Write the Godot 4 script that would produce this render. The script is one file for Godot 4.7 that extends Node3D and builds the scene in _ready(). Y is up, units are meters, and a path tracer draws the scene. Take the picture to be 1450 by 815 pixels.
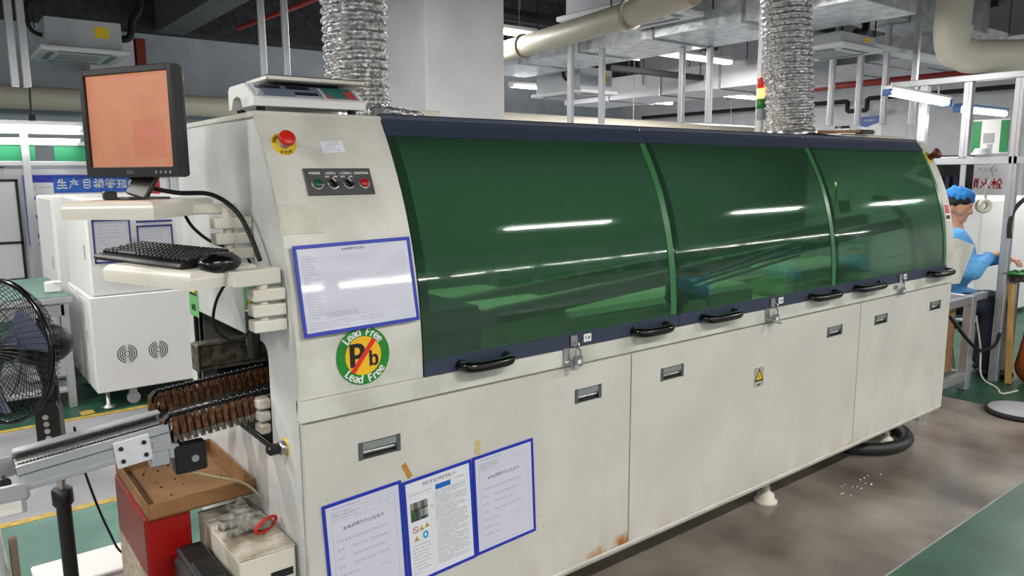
extends Node3D
# A wave soldering line in an electronics workshop. x runs along the machine, y is up, z points from the machine to the aisle. Metres.

var M := {}
var rng := RandomNumberGenerator.new()
var used := {}

# ---------------------------------------------------------------- shapes
class Sh:
	var st := SurfaceTool.new()
	var g := -1
	func _init():
		st.begin(Mesh.PRIMITIVE_TRIANGLES)
	func v(p: Vector3, uv := Vector2.ZERO):
		st.set_smooth_group(g)
		st.set_uv(uv)
		st.add_vertex(p)
	func tri(a: Vector3, b: Vector3, c: Vector3):       # counter-clockwise seen from outside
		v(a); v(c); v(b)
	func quad(a: Vector3, b: Vector3, c: Vector3, d: Vector3):
		v(a, Vector2(0, 1)); v(c, Vector2(1, 0)); v(b, Vector2(1, 1))
		v(a, Vector2(0, 1)); v(d, Vector2(0, 0)); v(c, Vector2(1, 0))
	func qo(a: Vector3, b: Vector3, c: Vector3, d: Vector3, cen: Vector3):
		var n := (b - a).cross(c - a)
		if n.length_squared() < 1e-16: n = (c - a).cross(d - a)
		if n.dot((a + b + c + d) * 0.25 - cen) < 0.0: quad(a, d, c, b)
		else: quad(a, b, c, d)
	func to(a: Vector3, b: Vector3, c: Vector3, cen: Vector3):
		if (b - a).cross(c - a).dot((a + b + c) / 3.0 - cen) < 0.0: tri(a, c, b)
		else: tri(a, b, c)
	func box(c: Vector3, s: Vector3, bev := 0.0, t := Transform3D.IDENTITY):
		g = -1
		var h := s * 0.5
		var b: float = minf(bev, minf(h.x, minf(h.y, h.z)) * 0.9)
		var cen := t * c
		var P := func(sg: Vector3, ax: int) -> Vector3:
			var o := Vector3(h.x - b, h.y - b, h.z - b)
			o[ax] = h[ax]
			return t * (c + o * sg)
		for ax in 3:
			var i := (ax + 1) % 3
			var j := (ax + 2) % 3
			for s0 in [-1.0, 1.0]:
				var q := []
				for k in [[-1, -1], [1, -1], [1, 1], [-1, 1]]:
					var sg := Vector3.ONE
					sg[ax] = s0; sg[i] = k[0]; sg[j] = k[1]
					q.append(P.call(sg, ax))
				qo(q[0], q[1], q[2], q[3], cen)
			if b > 0.0:
				for si in [-1.0, 1.0]:
					for sj in [-1.0, 1.0]:
						var lo := Vector3.ONE
						lo[i] = si; lo[j] = sj; lo[ax] = -1.0
						var hi := lo
						hi[ax] = 1.0
						qo(P.call(lo, i), P.call(hi, i), P.call(hi, j), P.call(lo, j), cen)
		if b > 0.0:
			for x in [-1.0, 1.0]:
				for y in [-1.0, 1.0]:
					for z in [-1.0, 1.0]:
						var sg := Vector3(x, y, z)
						to(P.call(sg, 0), P.call(sg, 1), P.call(sg, 2), cen)
	func bar(a: Vector3, b: Vector3, w: float, h: float, bev := 0.0, upv := Vector3.UP):   # a box along a line
		var z := (b - a).normalized()
		if absf(z.dot(upv)) > 0.98: upv = Vector3.RIGHT
		var x := upv.cross(z).normalized()
		box(Vector3.ZERO, Vector3(w, h, a.distance_to(b)), bev, Transform3D(Basis(x, z.cross(x), z), (a + b) * 0.5))
	func tube(pts: Array, r, n := 8, cap := true):
		var rings := []
		var up := Vector3.ZERO
		var m := pts.size()
		for i in m:
			var d: Vector3 = (pts[mini(i + 1, m - 1)] - pts[maxi(i - 1, 0)]).normalized()
			if up == Vector3.ZERO: up = (Vector3.UP if absf(d.y) < 0.9 else Vector3.RIGHT)
			var x := up.cross(d).normalized()
			up = d.cross(x).normalized()
			var rr: float = r[i] if r is Array else r
			var ring := []
			for k in n:
				var a := TAU * k / n
				ring.append(pts[i] + (x * cos(a) + up * sin(a)) * rr)
			rings.append(ring)
		g = 1
		for i in m - 1:
			for k in n:
				var k2 := (k + 1) % n
				quad(rings[i][k], rings[i][k2], rings[i + 1][k2], rings[i + 1][k])
		if cap:
			g = -1
			for k in range(1, n - 1):
				tri(rings[0][0], rings[0][k + 1], rings[0][k])
				tri(rings[m - 1][0], rings[m - 1][k], rings[m - 1][k + 1])
	func cyl(a: Vector3, b: Vector3, r: float, r2 := -1.0, n := 14):
		tube([a, b], [r, r if r2 < 0.0 else r2], n)
	func lathe(prof: Array, n := 20, t := Transform3D.IDENTITY, sm := true):   # (radius, height) from the bottom up on the outside
		g = 1 if sm else -1
		for i in prof.size() - 1:
			for k in n:
				var a := TAU * k / n
				var b := TAU * (k + 1) / n
				var p: Vector2 = prof[i]
				var q: Vector2 = prof[i + 1]
				var A := t * Vector3(p.x * cos(a), p.y, -p.x * sin(a))
				var B := t * Vector3(p.x * cos(b), p.y, -p.x * sin(b))
				var C := t * Vector3(q.x * cos(b), q.y, -q.x * sin(b))
				var D := t * Vector3(q.x * cos(a), q.y, -q.x * sin(a))
				if p.x < 1e-6: tri(A, C, D)
				elif q.x < 1e-6: tri(A, B, C)
				else: quad(A, B, C, D)
	func prism(poly: PackedVector2Array, d: float, t := Transform3D.IDENTITY, sm := false):  # polygon in xy, from z = 0 to z = d
		if Geometry2D.is_polygon_clockwise(poly): poly.reverse()
		var n := poly.size()
		g = -1
		var ix := Geometry2D.triangulate_polygon(poly)
		for k in range(0, ix.size(), 3):
			var p := []
			for j in 3: p.append(poly[ix[k + j]])
			if (p[1] - p[0]).cross(p[2] - p[0]) < 0: p = [p[0], p[2], p[1]]
			tri(t * Vector3(p[0].x, p[0].y, d), t * Vector3(p[1].x, p[1].y, d), t * Vector3(p[2].x, p[2].y, d))
			tri(t * Vector3(p[0].x, p[0].y, 0), t * Vector3(p[2].x, p[2].y, 0), t * Vector3(p[1].x, p[1].y, 0))
		g = 2 if sm else -1
		for k in n:
			var a := poly[k]
			var b := poly[(k + 1) % n]
			quad(t * Vector3(a.x, a.y, 0), t * Vector3(b.x, b.y, 0), t * Vector3(b.x, b.y, d), t * Vector3(a.x, a.y, d))
	func ball(c: Vector3, r: Vector3, n := 12, t := Transform3D.IDENTITY):
		var prof := []
		for i in n / 2 + 1:
			var a := -PI / 2 + PI * i / (n / 2)
			prof.append(Vector2(maxf(cos(a), 0.0) if i > 0 and i < n / 2 else 0.0, sin(a)))
		lathe(prof, n, t * Transform3D(Basis.from_scale(r), c))
	func ring(c: Vector3, ax: Vector3, R: float, r: float, n := 32, m := 6, a0 := 0.0, a1 := TAU):
		var x := ax.cross(Vector3.UP if absf(ax.y) < 0.9 else Vector3.RIGHT).normalized()
		var y := ax.cross(x).normalized()
		var pts := []
		for i in n + 1:
			var a := lerpf(a0, a1, float(i) / n)
			pts.append(c + (x * cos(a) + y * sin(a)) * R)
		tube(pts, r, m, a1 - a0 < TAU - 0.01)
	func text(s: String, h: float, t: Transform3D, bold := true, depth := 0.0006, font := "Droid Sans"):
		var f := SystemFont.new()
		f.font_names = PackedStringArray([font])
		f.font_weight = 700 if bold else 400
		var tm := TextMesh.new()
		tm.font = f
		tm.font_size = 48
		tm.pixel_size = h / 36.0
		tm.depth = depth
		tm.curve_step = 3.0
		tm.text = s
		var ar := tm.get_mesh_arrays()
		var vs: PackedVector3Array = ar[Mesh.ARRAY_VERTEX]
		var ix: PackedInt32Array = ar[Mesh.ARRAY_INDEX]
		g = -1
		for k in ix.size(): v(t * vs[ix[k]])
	func glyph(strokes: String, h: float, w: float, t: Transform3D, th := 0.0008):     # brush strokes on a 10 x 10 grid, y downwards, centred
		for s in strokes.split(","):
			var pts := []
			for k in range(0, s.length() - 1, 2):
				pts.append(Vector3((int(s[k]) - 4.5) / 9.0 * h, (4.5 - int(s[k + 1])) / 9.0 * h, 0))
			for k in pts.size() - 1:
				var e: Vector3 = (pts[k + 1] - pts[k]).normalized() * w * 0.5
				var a: Vector3 = t * (pts[k] - e + Vector3(0, 0, th * 0.5))
				var b: Vector3 = t * (pts[k + 1] + e + Vector3(0, 0, th * 0.5))
				bar(a, b, th, w, 0.0, (t.basis * e.cross(Vector3(0, 0, -1))).normalized())
	func mesh() -> ArrayMesh:
		st.generate_normals()
		return st.commit()

func numbered(called: String) -> String:
	if not used.has(called):
		used[called] = 0
		return called
	used[called] += 1
	return "%s_%03d" % [called, used[called]]
func tag(o: Node3D, label := "", category := "", group := "", kind := ""):
	if label: o.set_meta("label", label)
	if category: o.set_meta("category", category)
	if group: o.set_meta("group", group)
	if kind: o.set_meta("kind", kind)
	return o
func thing(called: String, label: String, category: String, at := Vector3.ZERO, turn := 0.0, group := "") -> Node3D:
	var o := Node3D.new()
	o.name = numbered(called)
	add_child(o)
	o.position = at
	o.rotation.y = turn
	tag(o, label, category, group)
	return o
func obj(called: String, sh, m: Material, parent: Node3D, at := Vector3.ZERO) -> MeshInstance3D:
	var o := MeshInstance3D.new()
	o.name = called if parent != self else numbered(called)
	o.mesh = sh.mesh() if sh is Sh else sh
	o.material_override = m
	o.position = at
	parent.add_child(o, true)
	return o
func multi(called: String, list: Array, parent: Node3D, at := Vector3.ZERO) -> MeshInstance3D:  # one part of several materials
	var am := ArrayMesh.new()
	for e in list:
		e[0].st.generate_normals()
		e[0].st.commit(am)
		am.surface_set_material(am.get_surface_count() - 1, e[1])
	var o := MeshInstance3D.new()
	o.name = called if parent != self else numbered(called)
	o.mesh = am
	o.position = at
	parent.add_child(o, true)
	return o
func single(called: String, sh, m: Material, label: String, category: String, group := "") -> MeshInstance3D:
	return tag(obj(called, sh, m, self), label, category, group)
func struct(called: String, sh, m: Material, parent: Node3D = null) -> MeshInstance3D:
	var o := obj(called, sh, m, parent if parent else self)
	if parent == null: o.set_meta("kind", "structure")
	return o
func dup(src: Node3D, at: Vector3, turn: float, label: String, group := "") -> Node3D:
	var r: Node3D = src.duplicate()
	r.name = numbered(String(src.name).rstrip("0123456789").trim_suffix("_"))
	add_child(r)
	r.position = at
	r.rotation.y = turn
	r.set_meta("label", label)
	if group: r.set_meta("group", group)
	return r
func smooth(pts: Array, n := 5) -> Array:        # a Catmull-Rom curve through the points
	var out := []
	for i in pts.size() - 1:
		var p0: Vector3 = pts[maxi(i - 1, 0)]
		var p3: Vector3 = pts[mini(i + 2, pts.size() - 1)]
		for k in n: out.append(pts[i].cubic_interpolate(pts[i + 1], p0, p3, float(k) / n))
	out.append(pts[-1])
	return out

# ---------------------------------------------------------------- materials
func mat(c: Color, rough := 0.5, metal := 0.0) -> StandardMaterial3D:
	var m := StandardMaterial3D.new()
	m.albedo_color = c
	m.roughness = rough
	m.metallic = metal
	return m
func noisy(c1: Color, c2: Color, freq: float, scale: float, rough := 0.5, metal := 0.0, sd := 1, oct := 5, bump := 0.0) -> StandardMaterial3D:
	var n := FastNoiseLite.new()
	n.seed = sd
	n.noise_type = FastNoiseLite.TYPE_SIMPLEX_SMOOTH
	n.frequency = freq
	n.fractal_octaves = oct
	var t := NoiseTexture2D.new()
	t.noise = n
	t.width = 512
	t.height = 512
	t.seamless = true
	var gr := Gradient.new()
	gr.offsets = PackedFloat32Array([0.2, 0.8])
	gr.colors = PackedColorArray([c1, c2])
	t.color_ramp = gr
	var m := mat(Color.WHITE, rough, metal)
	m.albedo_texture = t
	m.uv1_triplanar = true
	m.uv1_world_triplanar = true
	m.uv1_scale = Vector3.ONE * scale
	if bump > 0.0:
		m.heightmap_enabled = true
		m.heightmap_texture = t
		m.heightmap_scale = bump
	return m
func glow(c: Color, e: float) -> StandardMaterial3D:
	var m := mat(Color(0.9, 0.9, 0.9), 0.4)
	m.emission_enabled = true
	m.emission = c
	m.emission_energy_multiplier = e
	return m
func pic(img: Image, rough := 0.45) -> StandardMaterial3D:
	var m := mat(Color.WHITE, rough)
	m.albedo_texture = ImageTexture.create_from_image(img)
	return m
func seg(img: Image, a: Vector2, b: Vector2, w: float, c: Color):
	var n := int(ceil(a.distance_to(b))) + 1
	var r := int(maxf(w, 1.0))
	for i in n:
		var p := a.lerp(b, float(i) / n)
		img.fill_rect(Rect2i(int(p.x - r * 0.5), int(p.y - r * 0.5), r, r), c)
func ink(img: Image, s: String, at: Vector2, h: float, w: float, c: Color):
	for part in s.split(","):
		for k in range(0, part.length() - 3, 2):
			seg(img, at + Vector2(int(part[k]), int(part[k + 1])) * h / 9.0, at + Vector2(int(part[k + 2]), int(part[k + 3])) * h / 9.0, w, c)
func line_of(img: Image, s: String, at: Vector2, h: float, w: float, c: Color, gap := 1.2):
	for k in s.length():
		if HAN.has(s[k]): ink(img, HAN[s[k]], at + Vector2(k * h * gap, 0), h, w, c)
func script_rows(img: Image, r: Rect2i, rows: int, h: int, c: Color, fill := 0.8):   # rows of print too small to read
	for k in rows:
		var y := r.position.y + k * r.size.y / rows
		var x := r.position.x
		var end := r.position.x + int(r.size.x * (fill if rng.randf() < 0.6 else fill * rng.randf_range(0.4, 1.0)))
		while x < end:
			var w := rng.randi_range(h / 2, h)
			img.fill_rect(Rect2i(x, y + rng.randi_range(0, h / 3), w, 1), c)
			img.fill_rect(Rect2i(x + w / 2, y, 1, h), c)
			if rng.randf() < 0.6: img.fill_rect(Rect2i(x, y + h * 2 / 3, w, 1), c)
			x += w + 2 + (h if rng.randf() < 0.06 else 0)

const HAN := {
	"生": "3013,1383,5059,1686,0999", "产": "4051,1282,3235,7255,1585,1517,1709", "目": "2080892920,2383,2686", "视": "2031,034307,2529,3547,56509096,7275,7559,7578,789998",
	"管": "2002,1141,3142,6052,5191,7182,5354,0604,0494,9496,2529,25757727,2979,7779", "理": "0141,0545,0949,2129,5191955551,5393,7179,5797,4999", "板": "0343,2029,2306,2346,8050,505649,5383,8369,5599",
	"消": "0011,0314,0927,7073,5062,9082,5359,5383,8389,5585,5787", "火": "5054,5409,5499,1335,8365", "栓": "0343,2029,2306,2346,7044,7094,5585,5787,7579,4999",
	"岗": "5052,2022,8082,2282,1949,1494,9499,3578,7538", "位": "2004,1319,5061,3292,4458,7467,2999", "安": "5051,1213,1292,9293,5039,1595,7519", "全": "5014,5094,2585,2787,5559,1999",
	"风": "1119,119199,9199,3378,7338", "险": "0109,01414404,6035,6095,4575,4759,6769,8759,4999", "告": "3013,1383,5054,0494,2629,26868929", "知": "2002,0242,0545,2209,2549,6363,5393,9398,5898,5358", "卡": "5055,5373,1595,5559,5778",
	"波": "0011,0314,0927,5059,3383,3339,3585,8539,5599", "峰": "1117,0303,0747,4147,6044,4489,5395,5585,5787,7579,4797", "焊": "2029,0414,4344,2409,2649,5090944050,5292,5595,4797,7579",
	"操": "0242,2029,0647,6090923060,4463,6494,5595,7579,7548,7598", "作": "2004,1319,5031,4292,5259,5494,5797", "业": "3039,7079,1426,9486,0999", "指": "0242,2029,0647,5055,8153,5595,5759599957,5898",
	"导": "2080832320,2535,2585,0696,7679,7969,3738", "书": "1161,6163,0585,8587,5059,7182", "文": "4051,1292,7209,3299", "件": "2004,1319,5031,4292,4595,7079", "名": "4013,3181,8109,4549,45959945", "称": "3011,0343,2029,2346,6043,5393,7379,5547,8596",
}

# ---------------------------------------------------------------- the machine's curved hood
const PY := [0.90, 1.02, 1.12, 1.22, 1.31, 1.40, 1.48, 1.555, 1.645, 1.71, 1.755]
const PZ := [0.0, -0.002, -0.004, -0.012, -0.025, -0.045, -0.07, -0.1, -0.143, -0.18, -0.21]
func hz(y: float) -> float:
	if y <= 0.95: return 0.0
	var i := 0
	while i < PY.size() - 2 and y > PY[i + 1]: i += 1
	var t: float = (y - PY[i]) / (PY[i + 1] - PY[i])
	return cubic_interpolate(PZ[i], PZ[i + 1], PZ[maxi(i - 1, 0)], PZ[mini(i + 2, PZ.size() - 1)], t)
func hood(x: float, y: float, off := 0.0) -> Transform3D:
	var tng := Vector3(0, 0.04, hz(y + 0.02) - hz(y - 0.02)).normalized()
	var n := Vector3.RIGHT.cross(tng)
	return Transform3D(Basis(Vector3.RIGHT, tng, n), Vector3(x, y, hz(y)) + n * off)
func sheet(s: Sh, x0: float, x1: float, y0: float, y1: float, o0: float, o1: float, n := 14):  # a bent sheet that follows the hood
	var a := []
	var b := []
	for i in n + 1:
		var y := lerpf(y0, y1, float(i) / n)
		a.append(hood(0, y, o0).origin)
		b.append(hood(0, y, o1).origin)
	var X0 := Vector3(x0, 0, 0)
	var X1 := Vector3(x1, 0, 0)
	for i in n:
		s.g = 3
		s.quad(X0 + b[i], X1 + b[i], X1 + b[i + 1], X0 + b[i + 1])
		s.g = 4
		s.quad(X1 + a[i], X0 + a[i], X0 + a[i + 1], X1 + a[i + 1])
		s.g = -1
		s.quad(X0 + a[i], X0 + b[i], X0 + b[i + 1], X0 + a[i + 1])
		s.quad(X1 + b[i], X1 + a[i], X1 + a[i + 1], X1 + b[i + 1])
	s.quad(X0 + a[0], X1 + a[0], X1 + b[0], X0 + b[0])
	s.quad(X0 + b[n], X1 + b[n], X1 + a[n], X0 + a[n])

# ---------------------------------------------------------------- the scene
func _ready():
	rng.seed = 7
	# camera
	var cam := Camera3D.new()
	cam.name = "camera"
	cam.fov = 42.05
	cam.near = 0.05
	cam.far = 100.0
	add_child(cam)
	cam.transform = Transform3D(Basis(Vector3(0.786618, -0.005692, 0.617414).normalized(), Vector3(0.098481, 0.988278, -0.116529).normalized(), Vector3(-0.609514, 0.152550, 0.777960).normalized()).orthonormalized(), Vector3(-0.716, 1.6, 1.8))
	cam.current = true
	# environment: a closed hall, lit by its tube lamps
	var we := WorldEnvironment.new()
	we.name = "environment"
	var e := Environment.new()
	e.background_mode = Environment.BG_COLOR
	e.background_color = Color(0.5, 0.55, 0.6)
	e.tonemap_mode = Environment.TONE_MAPPER_LINEAR
	e.tonemap_exposure = 1.12
	e.sdfgi_enabled = true
	e.ssao_enabled = true
	e.ssil_enabled = true
	we.environment = e
	add_child(we)
	materials()
	lamps()
	setting()
	machine()
	machine_extras()
	shelves()
	conveyors()
	floor_things()
	fan()
	back_left()
	overhead()
	right_side()
	worker()
	opposite_line()

func materials():
	M.paint = noisy(Color(0.73, 0.725, 0.69), Color(0.83, 0.825, 0.795), 0.006, 1.2, 0.42, 0.0, 3)
	M.side = noisy(Color(0.78, 0.785, 0.785), Color(0.86, 0.865, 0.865), 0.006, 1.2, 0.3, 0.0, 4)
	M.cream = mat(Color(0.84, 0.82, 0.76), 0.4)
	M.white = mat(Color(0.88, 0.88, 0.88), 0.45)
	M.grey = mat(Color(0.62, 0.63, 0.65), 0.5)
	M.pale = mat(Color(0.8, 0.81, 0.83), 0.5)
	M.steel = mat(Color(0.72, 0.72, 0.72), 0.28, 0.9)
	M.alu = mat(Color(0.74, 0.75, 0.77), 0.36, 0.7)
	M.dark_alu = noisy(Color(0.3, 0.27, 0.24), Color(0.5, 0.47, 0.43), 0.02, 3.0, 0.5, 0.5, 6)
	M.navy = mat(Color(0.17, 0.21, 0.29), 0.5)
	M.black = mat(Color(0.045, 0.045, 0.05), 0.4)
	M.black_gloss = mat(Color(0.03, 0.03, 0.035), 0.18)
	M.rubber = mat(Color(0.06, 0.06, 0.065), 0.65)
	M.dark = mat(Color(0.09, 0.09, 0.1), 0.7)
	M.blue = mat(Color(0.1, 0.2, 0.66), 0.4)
	M.red = mat(Color(0.78, 0.13, 0.09), 0.35)
	M.yellow = mat(Color(0.9, 0.76, 0.1), 0.5)
	M.green = mat(Color(0.1, 0.55, 0.22), 0.5)
	M.paper = mat(Color(0.86, 0.86, 0.9), 0.5)
	M.ink = mat(Color(0.06, 0.06, 0.07), 0.6)
	M.foil = noisy(Color(0.45, 0.45, 0.46), Color(0.95, 0.95, 0.95), 0.03, 3.0, 0.27, 0.66, 9, 4, 0.8)
	M.card = noisy(Color(0.54, 0.39, 0.24), Color(0.6, 0.44, 0.28), 0.01, 2.0, 0.8, 0.0, 5)
	M.finger = noisy(Color(0.24, 0.14, 0.08), Color(0.47, 0.31, 0.18), 0.012, 8.0, 0.42, 0.35, 12, 3)
	M.slate = noisy(Color(0.17, 0.18, 0.2), Color(0.25, 0.26, 0.28), 0.02, 0.6, 0.9, 0.0, 8)
	M.duct = noisy(Color(0.55, 0.56, 0.58), Color(0.68, 0.69, 0.71), 0.01, 0.8, 0.4, 0.45, 10)
	M.beige = mat(Color(0.79, 0.77, 0.71), 0.5)
	M.redpaint = mat(Color(0.5, 0.1, 0.07), 0.5)
	M.wall = noisy(Color(0.64, 0.68, 0.72), Color(0.69, 0.73, 0.77), 0.01, 0.4, 0.8, 0.0, 14)
	M.lightwall = noisy(Color(0.76, 0.77, 0.79), Color(0.8, 0.81, 0.83), 0.01, 0.4, 0.8, 0.0, 15)
	M.screen_green = mat(Color(0.02, 0.42, 0.27), 0.6)
	var gm := mat(Color(0.34, 0.535, 0.415, 0.14), 0.05)
	gm.transparency = BaseMaterial3D.TRANSPARENCY_ALPHA
	gm.refraction_enabled = true
	gm.refraction_scale = 0.045
	M.green_glass = gm
	M.tube = glow(Color(1.0, 0.99, 0.97), 9.0)

const TUBES := [   # ceiling battens: x, y, z of the middle, strength downwards, strength all round
	[3.1, 2.8, -3.5, 5.0, 0.35], [5.95, 2.8, -3.5, 5.0, 0.35], [9.05, 2.72, -5.25, 6.0, 0.5], [5.95, 2.7, -5.95, 5.0, 0.4], [3.7, 2.8, -6.55, 6.0, 0.5], [8.65, 2.72, -6.6, 6.0, 0.5], [-0.9, 2.8, -3.5, 3.0, 0.4], [-2.8, 2.8, -3.5, 4.0, 0.4], [-2.6, 2.8, -6.55, 6.0, 0.7],
	[0.8, 2.8, 2.5, 5.5, 0.0], [3.5, 2.8, 2.5, 5.5, 0.0], [6.4, 2.8, 2.4, 6.0, 0.0], [9.3, 2.8, 2.4, 6.0, 0.2], [-2.0, 2.8, 2.5, 5.0, 0.0], [-2.4, 2.8, 0.2, 4.5, 0.1], [8.9, 2.8, -0.6, 5.0, 0.5], [6.4, 2.8, -8.7, 6.0, 0.6], [-2.2, 2.8, 5.2, 6.0, 0.2], [1.0, 2.8, -1.35, 1.3, 0.0], [3.5, 2.8, -1.35, 3.0, 0.0], [-1.9, 2.8, -1.5, 4.0, 0.1]]
const BENCH_TUBES := [0.5, 2.0, 3.5, 5.0, 6.5, 8.0, 9.5, 11.0, 12.5, 14.0]

func lamp_light(at: Vector3, w: float, d: float, en: float):
	var l := AreaLight3D.new()
	l.name = "tube_lamp_light"
	add_child(l, true)
	l.position = at
	l.rotation = Vector3(-PI / 2, 0, 0)
	l.area_size = Vector2(w, d)
	l.light_energy = en
	l.light_color = Color(1.0, 0.985, 0.96)
	l.shadow_enabled = true
	l.set("area_range", 30.0)
	l.set("area_attenuation", 2.0)

func batten(at: Vector3, label: String, en := 7.0, double := false, turn := 0.0, length := 1.2, group := ""):
	var t := thing("tube_lamp", label, "lamp", at, turn, group)
	var s := Sh.new()
	s.box(Vector3(0, 0.03, 0), Vector3(length, 0.035, 0.05 if not double else 0.11), 0.006)
	for x in [-1, 1]: s.box(Vector3(x * length * 0.49, 0.0, 0), Vector3(0.02, 0.05, 0.045 if not double else 0.1), 0.004)
	obj("housing", s, M.white, t)
	for z in ([0.0] if not double else [-0.03, 0.03]):
		s = Sh.new()
		s.cyl(Vector3(-length * 0.48, -0.008, z), Vector3(length * 0.48, -0.008, z), 0.016, -1.0, 10)
		obj("light_tube", s, M.tube, t)
	for x in [-1, 1]:
		s = Sh.new()
		s.cyl(Vector3(x * length * 0.36, 0.045, 0), Vector3(x * length * 0.36, 4.22 - at.y, 0), 0.004, -1.0, 5)
		obj("suspension_rod", s, M.grey, t)
	lamp_light(at - Vector3(0, 0.032, 0), length * 0.95, 0.05, en)

func lamps():
	var names := [
		"bright tube lamp behind the white column, over the machine's first hood window", "bright tube lamp hung above the second hood window, behind the thin posts", "small bright tube lamp beyond the amber signal tower", "distant tube lamp hung in front of the blue-grey wall panel",
		"distant tube lamp glimpsed between the foil duct and the white column", "faint distant tube lamp under the sheet metal air duct"]
	for k in TUBES.size():
		var p: Array = TUBES[k]
		if p[4] > 0.0:
			var l := OmniLight3D.new()
			l.name = "tube_lamp_light"
			add_child(l, true)
			l.position = Vector3(p[0], p[1] - 0.06, p[2])
			l.light_energy = p[4]
			l.light_size = 0.04
			l.omni_range = 40.0
			l.omni_attenuation = 2.0
			l.light_color = Color(1.0, 0.985, 0.96)
			l.shadow_enabled = true

		if k < 6: batten(Vector3(p[0], p[1], p[2]), names[k], p[3], true)
		else: batten(Vector3(p[0], p[1], p[2]), "white double ceiling tube lamp hung elsewhere in the hall", p[3], true, 0.0, 1.2, "tube lamps elsewhere in the hall")
	for x in BENCH_TUBES:
		batten(Vector3(x, 2.45, 5.8), "tube lamp of the long row over the opposite workbench, reflected in the green hood", 4.0, false, 0.0, 1.35, "tube lamps over the opposite workbench")

func setting():
	# floor
	M.floor = noisy(Color(0.5, 0.5, 0.52), Color(0.62, 0.62, 0.65), 0.006, 0.5, 0.32, 0.0, 21)
	M.bay = noisy(Color(0.36, 0.335, 0.31), Color(0.56, 0.53, 0.5), 0.004, 0.5, 0.25, 0.0, 22, 6)
	M.greenfloor = noisy(Color(0.1, 0.27, 0.2), Color(0.18, 0.36, 0.28), 0.006, 0.6, 0.4, 0.0, 23)
	M.greenworn = noisy(Color(0.27, 0.42, 0.38), Color(0.38, 0.53, 0.48), 0.006, 0.6, 0.35, 0.0, 24)
	M.linepaint = noisy(Color(0.62, 0.52, 0.2), Color(0.76, 0.66, 0.34), 0.02, 1.5, 0.5, 0.0, 25)
	var s := Sh.new()
	s.box(Vector3(4.0, -0.1, -1.0), Vector3(24.0, 0.2, 22.0))
	struct("floor", s, M.floor)
	for q in [[M.bay, -0.12, 4.9, -1.45, 0.525], [M.greenfloor, -3.0, 16.0, 0.535, 2.3], [M.greenworn, -6.0, 4.9, -2.175, -1.455], [M.greenfloor, -6.0, 4.0, -9.9, -3.78], [M.greenfloor, 4.91, 15.9, -3.6, 0.525]]:
		s = Sh.new()
		s.box(Vector3((q[1] + q[2]) * 0.5, 0.001, (q[3] + q[4]) * 0.5), Vector3(q[2] - q[1], 0.004, q[4] - q[3]))
		struct("floor_paint", s, q[0])
	for q in [[-6.0, 4.9, -2.23, -2.178], [-6.0, 4.0, -3.775, -3.725], [-0.01, 0.075, -3.9, -3.8]]:
		s = Sh.new()
		s.box(Vector3((q[0] + q[1]) * 0.5, 0.002, (q[2] + q[3]) * 0.5), Vector3(q[1] - q[0], 0.005, q[3] - q[2]))
		struct("floor_marking", s, M.linepaint)
	# shell
	s = Sh.new()
	s.box(Vector3(4.0, 4.35, -1.0), Vector3(24.0, 0.2, 22.0))
	struct("ceiling", s, M.slate)
	s = Sh.new()
	s.box(Vector3(4.0, 2.1, -10.1), Vector3(24.0, 4.4, 0.2))
	struct("wall_back", s, M.wall)
	s = Sh.new()
	s.box(Vector3(16.0, 2.1, 4.9), Vector3(0.2, 4.4, 9.8))
	s.box(Vector3(11.75, 2.1, -5.0), Vector3(0.2, 4.4, 10.0))
	s.box(Vector3(13.9, 2.1, 0.0), Vector3(4.3, 4.4, 0.2))
	struct("wall_right", s, M.lightwall)
	s = Sh.new()
	s.box(Vector3(-7.0, 2.1, -1.0), Vector3(0.2, 4.4, 22.0))
	struct("wall_left", s, M.lightwall)
	s = Sh.new()
	s.box(Vector3(4.0, 2.1, 9.0), Vector3(24.0, 4.4, 0.2))
	struct("wall_front", s, M.lightwall)
	# concrete beams under the ceiling
	s = Sh.new()
	s.box(Vector3(4.0, 3.9, -9.75), Vector3(24.0, 0.7, 0.45))
	struct("trim_1", s, M.slate)
	var k := 2
	for x in [2.2, -3.4, 8.2]:
		s = Sh.new()
		s.box(Vector3(x, 3.88, -5.0), Vector3(0.36, 0.75, 9.0))
		struct("trim_%d" % k, s, mat(Color(0.36, 0.37, 0.39), 0.9))
		k += 1
	for z in [-7.6, -5.2, -2.8]:
		s = Sh.new()
		s.box(Vector3(4.0, 4.08, z), Vector3(22.0, 0.36, 0.2))
		struct("trim_%d" % k, s, M.slate)
		k += 1
	# plastered column behind the machine
	s = Sh.new()
	s.box(Vector3(2.14, 2.1, -2.7), Vector3(0.62, 4.3, 0.8), 0.015)
	struct("column", s, M.lightwall)

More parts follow.
